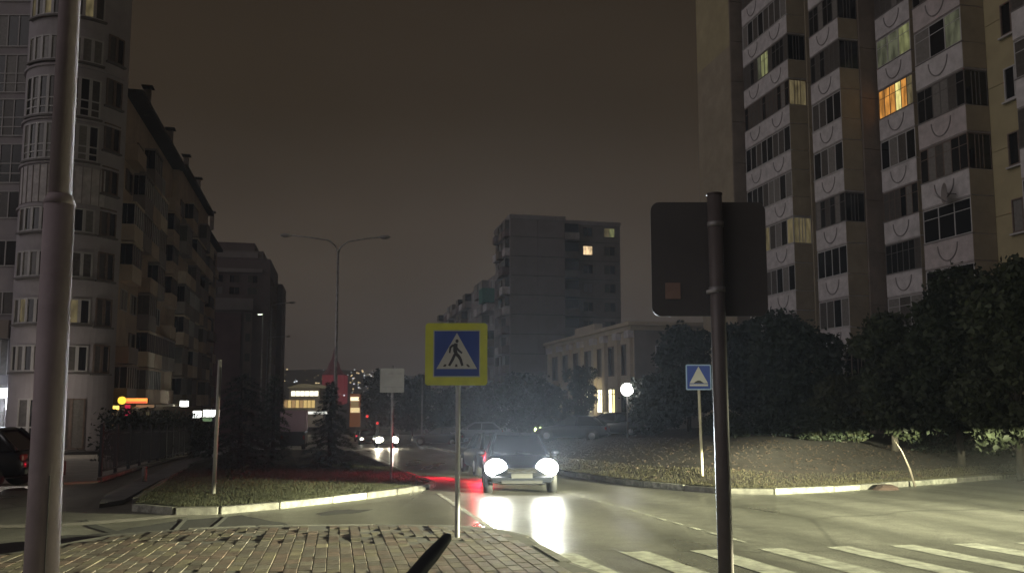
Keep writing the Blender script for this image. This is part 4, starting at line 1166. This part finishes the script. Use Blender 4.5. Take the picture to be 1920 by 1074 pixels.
fig = plate('pedestrian_figure', [(552 + 22 * math.cos(k * .524), 352 + 26 * math.sin(k * .524)) for k in range(12)], .008, M_SBLACK, bb)
for pts_, wd_ in (([(540, 385), (530, 430), (528, 490), (545, 535)], [44, 60, 54, 44]), ([(536, 400), (490, 415), (462, 440), (452, 515)], [30, 32, 30, 22]),
                  ([(545, 440), (575, 480), (622, 518)], [26, 30, 26]), ([(535, 520), (575, 560), (600, 600), (628, 690)], [44, 44, 40, 32]), ([(525, 530), (490, 610), (445, 690)], [36, 38, 32])):
    obj('figure_limb', prism([zp(*p) for p in stroke(pts_, wd_)], -.0662 - .0001 * len(pts_), -.0645, M_SBLACK), fig)
for a in ((360, 695, 395, 705, 412, 672, 385, 668), (525, 705, 562, 705, 556, 668, 533, 668), (675, 670, 702, 668, 735, 705, 705, 708)):
    plate('crossing_bar', [(a[0], a[1]), (a[2], a[3]), (a[4], a[5]), (a[6], a[7])], .0085, M_SBLACK, bb)
for z in (-.25, .25): obj('bracket', boxes([(-.05, .05, -.0445, -.02, z - .02, z + .02)], M_STEEL), bb)

# speed hump sign on the verge
Ys = 22.3
b_ = at(1317, 888, Ys); t_ = at(1309, 707, Ys)
base = (b_.x, Ys, zg(b_.x, Ys))
hs = root('speed_hump_sign', base, 0, 'small blue speed hump sign with a white triangle on a pale leaning post', 'road sign')
obj('post', tube([(0, 0, -.1), (t_.x - b_.x, 0, t_.z - base[2] + .3)], .038, mat('post_cream', (.50, .46, .34), .6, 5, .2), 14), hs)
sw_ = 47.5 * Ys / F
hb = obj('sign_board', prism(rrect(sw_, sw_, .04), -.055, -.045, mat('sign_rim_blue', (.30, .42, .62), .5)), hs, (t_.x - base[0], 0, t_.z - base[2]))
obj('blue_panel', prism(rrect(sw_ * .9, sw_ * .9, .02), -.058, -.0555, M_BLUE), hb)
obj('triangle', prism([(0, sw_ * .42), (sw_ * .36, -.165), (-sw_ * .36, -.165)], -.062, -.0585, M_SWHITE), hb)
obj('white_bar', boxes([(-sw_ * .36, sw_ * .36, -.0617, -.0585, -.245, -.19)], M_SWHITE), hb)
obj('hump', prism([(-.14, -.163)] + [(-.14 + .28 * k / 8, -.163 + .075 * math.sin(math.pi * k / 8)) for k in range(1, 8)] + [(.14, -.163)], -.0645, -.0625, M_SBLACK), hb)

# slim posts
q = gp(400, 935)
s1 = sign_post('slim_signpost', (q.x, q.y, zpl(q.y) + .11), at(960, 684, q.y).z - zpl(q.y), .045, 'slim pale post on the grass island carrying a sign seen edge-on', 'signpost', mat('post_pale', (.40, .39, .34), .6, 5, .2), lean=.04)
obj('sign_plate', boxes([(-.006, .006, -.35, .35, 2.2, 2.9)], M_PLATEBACK), s1, (.09, 0, 0), (0, 0, rad(20)))
q = gp(733, 905)
s2 = sign_post('road_sign', (q.x, q.y, zpl(q.y) + .11), at(960, 686, q.y).z - zpl(q.y) - .1, .036, 'small square sign seen from behind, thin post at the grass island edge', 'road sign')
zc_ = at(960, 713, q.y).z - s2.location.z
obj('sign_plate', prism(rrect(.72, .72, .03), -.045, -.04, mat('aluminium_back', (.27, .26, .25), .6, 3, .2)), s2, (0, 0, zc_))
for z in (-.2, .2): obj('rail', boxes([(-.3, .3, -.062, -.046, z - .012, z + .012)], M_STEEL), s2, (0, 0, zc_))

def arm_lamp(base, h, arms, label, r=.09, lit=None, cat='street lamp'):
    t = root('street_lamp', base, 0, label, cat)
    obj('pole', tube([(0, 0, -.3), (0, 0, h * .5), (0, 0, h)], [r, r * .75, r * .5], M_STEEL, 12), t)
    for (dx, dz, drop) in arms:
        s = 1 if dx > 0 else -1
        obj('arm', tube([(0, 0, h - .05), (s * .12, 0, h + dz * .35), (s * .5, 0, h + dz * .7), (dx * .6, 0, h + dz * .88), (dx, 0, h + dz)], [r * .5, r * .42, r * .38, r * .35, r * .32], M_STEEL, 8), t)
        hd_ = obj('lamp_head', sphere(.32, M_STEEL, 14, 8, 1, .42, .28), t, (dx + s * .15, 0, h + dz))
        obj('lens', sphere(.24, lit if lit else M_LAMPOFF, 12, 6, 1, .4, .3), hd_, (0, 0, -.05))
    return t
Yl = 42; g = (at(627, 800, Yl).x, Yl, zpl(Yl))
arm_lamp(g, at(960, 474, Yl).z - g[2], [(at(541, 441, Yl).x - g[0], .95, 0), (at(716, 445, Yl).x - g[0], .85, 0)], 'tall unlit street lamp with two long arms behind the pointed spruce', r=.11)
g = (at(503, 800, 75).x, 75, zpl(75)); arm_lamp(g, at(960, 575, 75).z - g[2], [(at(545, 568, 75).x - g[0], .4, 0)], 'taller of two lamp posts before the dark stepped block, one arm over the street', r=.14)
g = (at(487, 800, 70).x, 70, zpl(70)); arm_lamp(g, at(960, 592, 70).z - g[2], [(at(491, 588, 70).x - g[0], .2, 0)], 'lamp post with a single small glowing head in front of the dark stepped block', r=.11, lit=E_LAMP)
g = (at(497, 800, 105).x, 105, zpl(105)); arm_lamp(g, at(960, 634, 105).z - g[2], [(at(538, 631, 105).x - g[0], .25, 0)], 'farthest single-armed lamp post, seen low over the street', r=.12)
g = (at(791, 800, 72).x, 72, zg(at(791, 800, 72).x, 72)); t = root('lamp_post', g, 0, 'very thin dark post beside the parked cars with a small bright lamp near its foot', 'lamp post')
obj('post', tube([(0, 0, -.3), (0, 0, at(960, 708, 72).z - g[2])], .07, M_STEEL, 8), t)
obj('lamp', sphere(.16, em('foot_lamp', (.9, .95, 1), 4), 10, 8), t, (0, -.1, at(960, 823, 72).z - g[2]))
# globe lamp
Yg = 46; g = gpos(1175, Yg); zt_ = at(960, 730, Yg).z
gl = root('globe_lamp', g, 0, 'bright white globe lamp on a post in front of the shop building', 'street lamp')
obj('post', tube([(0, 0, -.2), (0, 0, zt_ - g[2] - .3)], [.06, .04], M_DARKF, 10), gl)
obj('collar', tube([(0, 0, zt_ - g[2] - .36), (0, 0, zt_ - g[2] - .28)], [.06, .14], M_DARKF, 12), gl)
obj('globe', sphere(.36, E_GLOBE, 20, 14), gl, (0, 0, zt_ - g[2]))
lamp_light('globe_light', (g[0], g[1] - .1, zt_), 90, (1, .93, .82), .45)

# black leaning tube at the bottom edge, stand-in for an unidentified dark shape
base = (-1.22, 2.6, zpl(2.6) + .1); tip = at(843, 1002, 4.0)
bp_ = root('leaning_tube', base, 0, 'black leaning tapered tube with a rounded tip jutting in front of the brick paving', 'post')  # filed under post, but stands in for an unidentified dark shape
d_ = tip - Vector(base)
P_ = [(0, 0, 0)] + [tuple(d_ * (k / 12)) for k in range(1, 12)] + [tuple(d_ * .965), tuple(d_ * .99), tuple(d_)]
obj('shaft', tube(P_, [.064 - .0026 * k + R.uniform(-.003, .003) for k in range(12)] + [.029, .024, .010], M_BLACK, 16), bp_)

# bollards and fence
for px, py, lb in ((270, 908, 'short dark bollard standing where the fence ends at the path'), (118, 893, 'squat brown bollard on the concrete forecourt beside the thick pole')):
    q = gp(px, py); t = root('bollard', (q.x, q.y, zpl(q.y) + .06), 0, lb, 'bollard')
    obj('post', tube([(0, 0, 0), (0, 0, .44)], .07, M_DARKF if px > 200 else mat('rust_paint', (.14, .08, .06), .8), 12), t)
    obj('cap', sphere(.075, M_DARKF, 12, 6, 1, 1, .5), t, (0, 0, .44))
fn = root('metal_fence', (0, 0, 0), 0, 'black metal fence with tall posts running along the path towards the shops', 'fence')
fa, fb = gp(186, 897), gp(352, 853)
fd_ = (fb - fa); fL = fd_.length; fd_.normalize()
pm_ = cbox(.09, .09, 1.72, M_BLACK); pk = cbox(.025, .02, 1.35, M_BLACK)
npst = 11
for k in range(npst):
    c = fa + fd_ * (fL * k / (npst - 1)); obj('post', pm_, fn, (c.x, c.y, zpl(c.y) + .04))
    if k < npst - 1:
        c2_ = fa + fd_ * (fL * (k + 1) / (npst - 1))
        for zz in (.25, 1.45):
            obj('rail', tube([(c.x, c.y, zpl(c.y) + zz), (c2_.x, c2_.y, zpl(c2_.y) + zz)], .02, M_BLACK, 6), fn)
for k in range(110):
    c = fa + fd_ * (fL * (k + .5) / 110); obj('picket', pk, fn, (c.x, c.y, zpl(c.y) + .2))

# ------------------------------------------------------------------ cars
def car(loc, heading, paint, label, cat='car', zs=1.0, hr=.15, head=None, tail=None, name='car', dark=False, roofrail=False):
    t = root(name, loc, heading, label, cat)
    ST = [(2.22, .60, .34, .52), (2.14, .78, .24, .68), (1.9, .86, .20, .76), (1.2, .90, .19, .88), (.8, .90, .19, .93), (0, .905, .19, .94), (-1.2, .90, .19, .96), (-1.85, .87, .22, .96), (-2.12, .80, .28, .88), (-2.2, .66, .38, .66)]
    V, Fc = [], []
    for y, w_, zb, zt in ST:
        mid = (zb + zt) / 2 + .04
        ring = [(-.85 * w_, zb), (.85 * w_, zb), (w_ * .98, zb + .12), (w_, mid), (.97 * w_, zt - .08), (.82 * w_, zt), (-.82 * w_, zt), (-.97 * w_, zt - .08), (-w_, mid), (-.98 * w_, zb + .12)]
        V += [(x, y, z * zs) for x, z in ring]
    n_ = 10
    for i in range(len(ST) - 1):
        for k in range(n_):
            a = i * n_ + k; b = i * n_ + (k + 1) % n_; Fc.append((a, b, b + n_, a + n_))
    Fc += [tuple(range(n_ - 1, -1, -1)), tuple(range((len(ST) - 1) * n_, len(ST) * n_))]
    me = pyd(V, Fc, paint, True)
    bm = bmesh.new(); bm.from_mesh(me); bmesh.ops.recalc_face_normals(bm, faces=bm.faces[:]); bm.to_mesh(me); bm.free()
    b = obj('body', me, t); sm = b.modifiers.new('s', 'SUBSURF'); sm.levels = 1; sm.render_levels = 1
    def fr(y0, y1, w0, z0, y2, y3, w1, z1): return [(-w0, y0, z0 * zs), (w0, y0, z0 * zs), (w0, y1, z0 * zs), (-w0, y1, z0 * zs), (-w1, y2, z1 * zs), (w1, y2, z1 * zs), (w1, y3, z1 * zs), (-w1, y3, z1 * zs)]
    gv = fr(-1.95, 1.0, .76, .92, -1.35, .15, .58, 1.42)
    obj('windows', pyd(gv, BF, M_GLASS), t)
    rf = obj('roof', pyd(fr(-1.42, .22, .60, 1.42, -1.25, .05, .52, 1.475), BF, paint), t)
    for s in (-1, 1):
        obj('pillar', tube([(s * .765, 1.02, .92 * zs), (s * .59, .18, 1.43 * zs)], .035, paint, 6), t)
        obj('pillar', tube([(s * .775, -.35, .92 * zs), (s * .6, -.42, 1.43 * zs)], .04, paint, 6), t)
        obj('pillar', tube([(s * .765, -1.95, .93 * zs), (s * .59, -1.37, 1.43 * zs)], .06, paint, 6), t)
        obj('mirror', sphere(.1, paint, 10, 6, 1.1, .6, .75), t, (s * .98, .78, .98 * zs))
        for yy in (1.36, -1.32):
            wl = obj('wheel', tube([(s * .70, 0, 0), (s * .915, 0, 0)], .325, M_TYRE, 20), t, (0, yy, .325))
            obj('rim', tube([(s * .905, 0, 0), (s * .925, 0, 0)], .20, M_RIM, 14), wl)
            obj('arch', tube([(s * .72, yy, .34), (s * .903, yy, .34)], .385, M_BLACK, 20), t)
        obj('headlight', sphere(hr if head else .13, head or M_LAMPOFF, 16, 12, 1.15, .45, .95), t, (s * .63, 2.10, .64 * zs))
        obj('tail_light', bevbox(.26, .1, .18, .03, tail or M_TAILOFF), t, (s * .66, -2.10, .76 * zs))
        obj('fog_lamp', sphere(.05, M_LAMPOFF, 8, 6), t, (s * .62, 2.17, .36 * zs))
    obj('grille', boxes([(-.36, .36, 2.17, 2.235, .52 * zs, .64 * zs)], M_BLACK), t)
    obj('grille_bar', boxes([(-.34, .34, 2.236, 2.25, .57 * zs, .59 * zs)], M_CHROME), t)
    obj('bumper', bevbox(1.5, .16, .16, .04, paint), t, (0, 2.16, .37 * zs))
    obj('lower_intake', boxes([(-.5, .5, 2.235, 2.25, .27 * zs, .34 * zs)], M_BLACK), t)
    obj('rear_bumper', bevbox(1.5, .16, .2, .04, paint), t, (0, -2.15, .42 * zs))
    for s, yy in ((1, 2.245), (-1, -2.24)): obj('number_plate', boxes([(-.26, .26, yy - .005, yy + .005, .40 * zs, .51 * zs)], mat('dark_number_plate', (.05, .05, .05), .7)), t)  # plates in one even near-black colour
    for s in (-.3, .3): obj('wiper', tube([(s, 1.0, .955 * zs), (s + .38, .88, 1.0 * zs)], .01, M_BLACK, 5), t)
    return t
HEAD_R = math.atan2(-SD.x, SD.y)             # facing away from the camera
HEAD_T = HEAD_R + math.pi
Yn = 19.8
nx = at(979, 900, Yn).x
fwd = Vector((-SD.x, -SD.y))
cx_, cy_ = nx - .12, Yn + 2.2
nc = car((cx_, cy_, zpl(cy_)), math.pi + rad(3), M_CAR, 'dark oncoming car with both headlights blazing in the middle of the street', head=E_HEAD, hr=.235)
nc.rotation_euler[0] = math.atan(G)
hdg = math.pi + rad(3)
lamp_light('tail_lamp_glow', (nx - 1.35, 25.6, zpl(25.6) + .78), 170, (1, .012, .04), .12, 'SPOT', dirv=(-.55, -.6, -.42), spot=120, blend=.9)
for s in (-.63, .63):
    lx = nx + s * math.cos(hdg); ly = cy_ - 2.36
    lamp_light('headlamp_beam', (lx, ly, zpl(ly) + .66), 240, (.93, 1, .80), .12, 'SPOT', dirv=(-.02, -1, -.10), spot=34, blend=1)
    lamp_light('headlamp_glare', (lx, ly + .06, zpl(ly) + .66), 4200, (.80, .92, 1), .1, 'SPOT', dirv=(0, -1, .42), spot=46, blend=.25)
c2_ = Vector((at(921, 890, 27.0).x, 29.3))
bc_ = car((c2_.x, c2_.y, zpl(c2_.y)), HEAD_R, M_CAR, 'dark car with red tail lights just behind the oncoming car', tail=E_TAIL)
bc_.rotation_euler[0] = -math.atan(G)
lamp_light('tail_lamp_glow', (c2_.x - .2, c2_.y - 2.6, zpl(c2_.y) + .75), 130, (1, .012, .04), .12, 'SPOT', dirv=(-.25, -1, -.32), spot=120, blend=.7)
lamp_light('tail_lamp_glow', (c2_.x - .95, c2_.y - 2.5, zpl(c2_.y) + .78), 900, (1, .012, .04), .12, 'SPOT', dirv=(-.9, -.45, -.14), spot=120, blend=.8)
# far oncoming car
Yf = 67; fx_ = at(724, 839, Yf).x
fc = car((fx_ - .4, Yf + 2.2, zpl(Yf)), HEAD_T, M_CARG, 'far oncoming car with warm yellowish headlights', head=E_HEADF, hr=.27)
for s in (-.6, .6): lamp_light('headlamp_beam', (fx_ + s, Yf - .4, zpl(Yf) + .66), 700, (1, .9, .66), .09, 'SPOT', dirv=(.1, -1, -.11), spot=85, blend=.8)
lx = at(682, 839, 80).x
car((lx, 82, zpl(82)), HEAD_T, M_CARR, 'car with weak pale lights beside the far oncoming car', head=em('weak_head', (1, .95, .8), 8))
car((at(672, 839, 100).x, 102, zpl(102)), HEAD_R, M_CARG, 'farthest car, seen from behind with red lights', tail=em('tail_far', (1, .05, .08), 1.5))
for px, py in ((689, 780), (708, 793)):
    g = at(px, py, 95); t = root('traffic_light', (g.x, 95, zpl(95)), 0, 'distant red signal, %s of the pair' % ('higher' if px < 700 else 'lower'), 'traffic light')
    obj('post', tube([(0, 0, 0), (0, 0, g.z - zpl(95))], .06, M_DARKF, 8), t)
    obj('housing', boxes([(-.2, .2, -.1, .1, g.z - zpl(95) - .6, g.z - zpl(95) + .25)], M_DARKF), t)
    obj('lens', sphere(.16, E_RED, 12, 8, 1, .5, 1), t, (0, -.14, g.z - zpl(95)))
# parked cars
def pk_car(px, Y, hd, paint, label, **k):
    g = gpos(px, Y); return car(g, hd, paint, label, **k)
pk_car(826, 66, rad(78), M_CARG, 'grey parked car seen side-on to one side of the crossing sign post')
pk_car(893, 66, rad(98), M_CARW, 'pale parked car seen side-on between the crossing sign post and the oncoming car')
pk_car(1072, 48, rad(75), M_CAR, 'dark car parked in front of the shops with greenish-yellow lamps', head=em('greenish_lamp', (.85, 1, .4), 5))
pk_car(1138, 50, rad(90), M_CARG, 'parked car in front of the brightest shop window')
q = gp(-70, 922)
sv = car((q.x - 1.0, q.y + 1.0, zpl(q.y) + .02), rad(96), M_CAR, 'black car parked on the forecourt, cut off by the picture edge', zs=1.06)
# panel van between the spruces
Yv = 60; q = at(549, 820, Yv)
vn = root('panel_van', (q.x, Yv, zpl(Yv)), HEAD_R, 'tall van with a pale pinkish box parked between the two spruces', 'van')
hv = at(960, 770, Yv).z - zpl(Yv); wv_ = 47 * Yv / F
obj('cargo_box', bevbox(wv_, 3.6, hv - 1.35, .05, mat('van_pink', (.70, .52, .66), .55, 1, .1)), vn, (0, 1.8, 1.35 + (hv - 1.35) / 2))
obj('chassis', bevbox(wv_ * .96, 5.2, 1.0, .08, M_CAR), vn, (0, 2.4, .83))
obj('cab', bevbox(wv_ * .9, 1.4, 1.5, .2, M_CAR), vn, (0, 4.4, 1.4))
for s in (-1, 1):
    for yy in (.9, 4.2):
        wl = obj('wheel', tube([(s * .62 * wv_ / 1.9, 0, 0), (s * .9 * wv_ / 1.9, 0, 0)], .36, M_TYRE, 16), vn, (0, yy, .36))
    obj('tail_light', bevbox(.12, .06, .3, .02, M_TAILOFF), vn, (s * wv_ * .42, -.22, .95))
obj('rear_door', boxes([(-wv_ * .45, -.01, -.03, -.012, 1.45, hv - .1), (.01, wv_ * .45, -.03, -.012, 1.45, hv - .1)], mat('van_pink', (0, 0, 0))), vn)

# ------------------------------------------------------------------ low beams of the lorry waiting in the side street, just out of the picture
BEAM_SIGN = 1
def low_beam(loc, dirv, energy, color, t0=.125):
    d = bpy.data.lights.new('low_beam', 'SPOT'); d.energy = energy; d.color = color; d.spot_size = rad(150); d.spot_blend = .35; d.shadow_soft_size = .07
    d.use_nodes = True; t = d.node_tree; N = t.nodes.new; K = t.links.new
    e_ = next(n for n in t.nodes if n.type == 'EMISSION')
    tc_ = N('ShaderNodeTexCoord'); s_ = N('ShaderNodeSeparateXYZ'); K(tc_.outputs['Normal'], s_.inputs[0])
    ab = N('ShaderNodeMath'); ab.operation = 'ABSOLUTE'; K(s_.outputs['Z'], ab.inputs[0])
    dv = N('ShaderNodeMath'); dv.operation = 'DIVIDE'; ng = N('ShaderNodeMath'); ng.operation = 'MULTIPLY'; ng.inputs[1].default_value = BEAM_SIGN; K(s_.outputs['Y'], ng.inputs[0]); K(ng.outputs[0], dv.inputs[0]); K(ab.outputs[0], dv.inputs[1])
    m1 = N('ShaderNodeMapRange'); m1.interpolation_type = 'SMOOTHSTEP'; K(dv.outputs[0], m1.inputs[0])
    m1.inputs['From Min'].default_value = -t0 + .018; m1.inputs['From Max'].default_value = -t0 - .022; m1.inputs['To Min'].default_value = 0.004; m1.inputs['To Max'].default_value = 1
    mn = N('ShaderNodeMath'); mn.operation = 'MINIMUM'; K(dv.outputs[0], mn.inputs[0]); mn.inputs[1].default_value = -t0
    q_ = N('ShaderNodeMath'); q_.operation = 'DIVIDE'; q_.inputs[0].default_value = -t0; K(mn.outputs[0], q_.inputs[1])
    pw_ = N('ShaderNodeMath'); pw_.operation = 'POWER'; K(q_.outputs[0], pw_.inputs[0]); pw_.inputs[1].default_value = 2.2
    mu = N('ShaderNodeMath'); mu.operation = 'MULTIPLY'; K(m1.outputs[0], mu.inputs[0]); K(pw_.outputs[0], mu.inputs[1]); K(mu.outputs[0], e_.inputs['Strength'])
    o = bpy.data.objects.new('low_beam', d); COL.objects.link(o); o.location = loc
    z = -Vector(dirv).normalized(); x = Vector((0, 0, 1)).cross(z).normalized(); y = z.cross(x)
    o.rotation_euler = Matrix((x, y, z)).transposed().to_euler()
for dy in (0, 1.5):
    low_beam((12.8, 11.0 + dy, 1.0), (-.84, .54, 0), 112000, (.99, .98, .63), t0=.084)

# ------------------------------------------------------------------ night haze
hz = boxes([(-720, 720, -45, 775, -12, 47)], M_JOINT)
hm = bpy.data.materials.new('night_haze'); hm.use_nodes = True; t = hm.node_tree; t.nodes.clear()
pvn = t.nodes.new('ShaderNodeVolumePrincipled'); pvn.inputs['Density'].default_value = HAZE_D; pvn.inputs['Anisotropy'].default_value = .6
pvn.inputs['Color'].default_value = (.85, .88, .95, 1)
om = t.nodes.new('ShaderNodeOutputMaterial'); t.links.new(pvn.outputs[0], om.inputs['Volume'])
hz.materials.clear(); hz.materials.append(hm)
if HAZE_D > 0: o = obj('haze', hz); tag(o, kind='stuff')
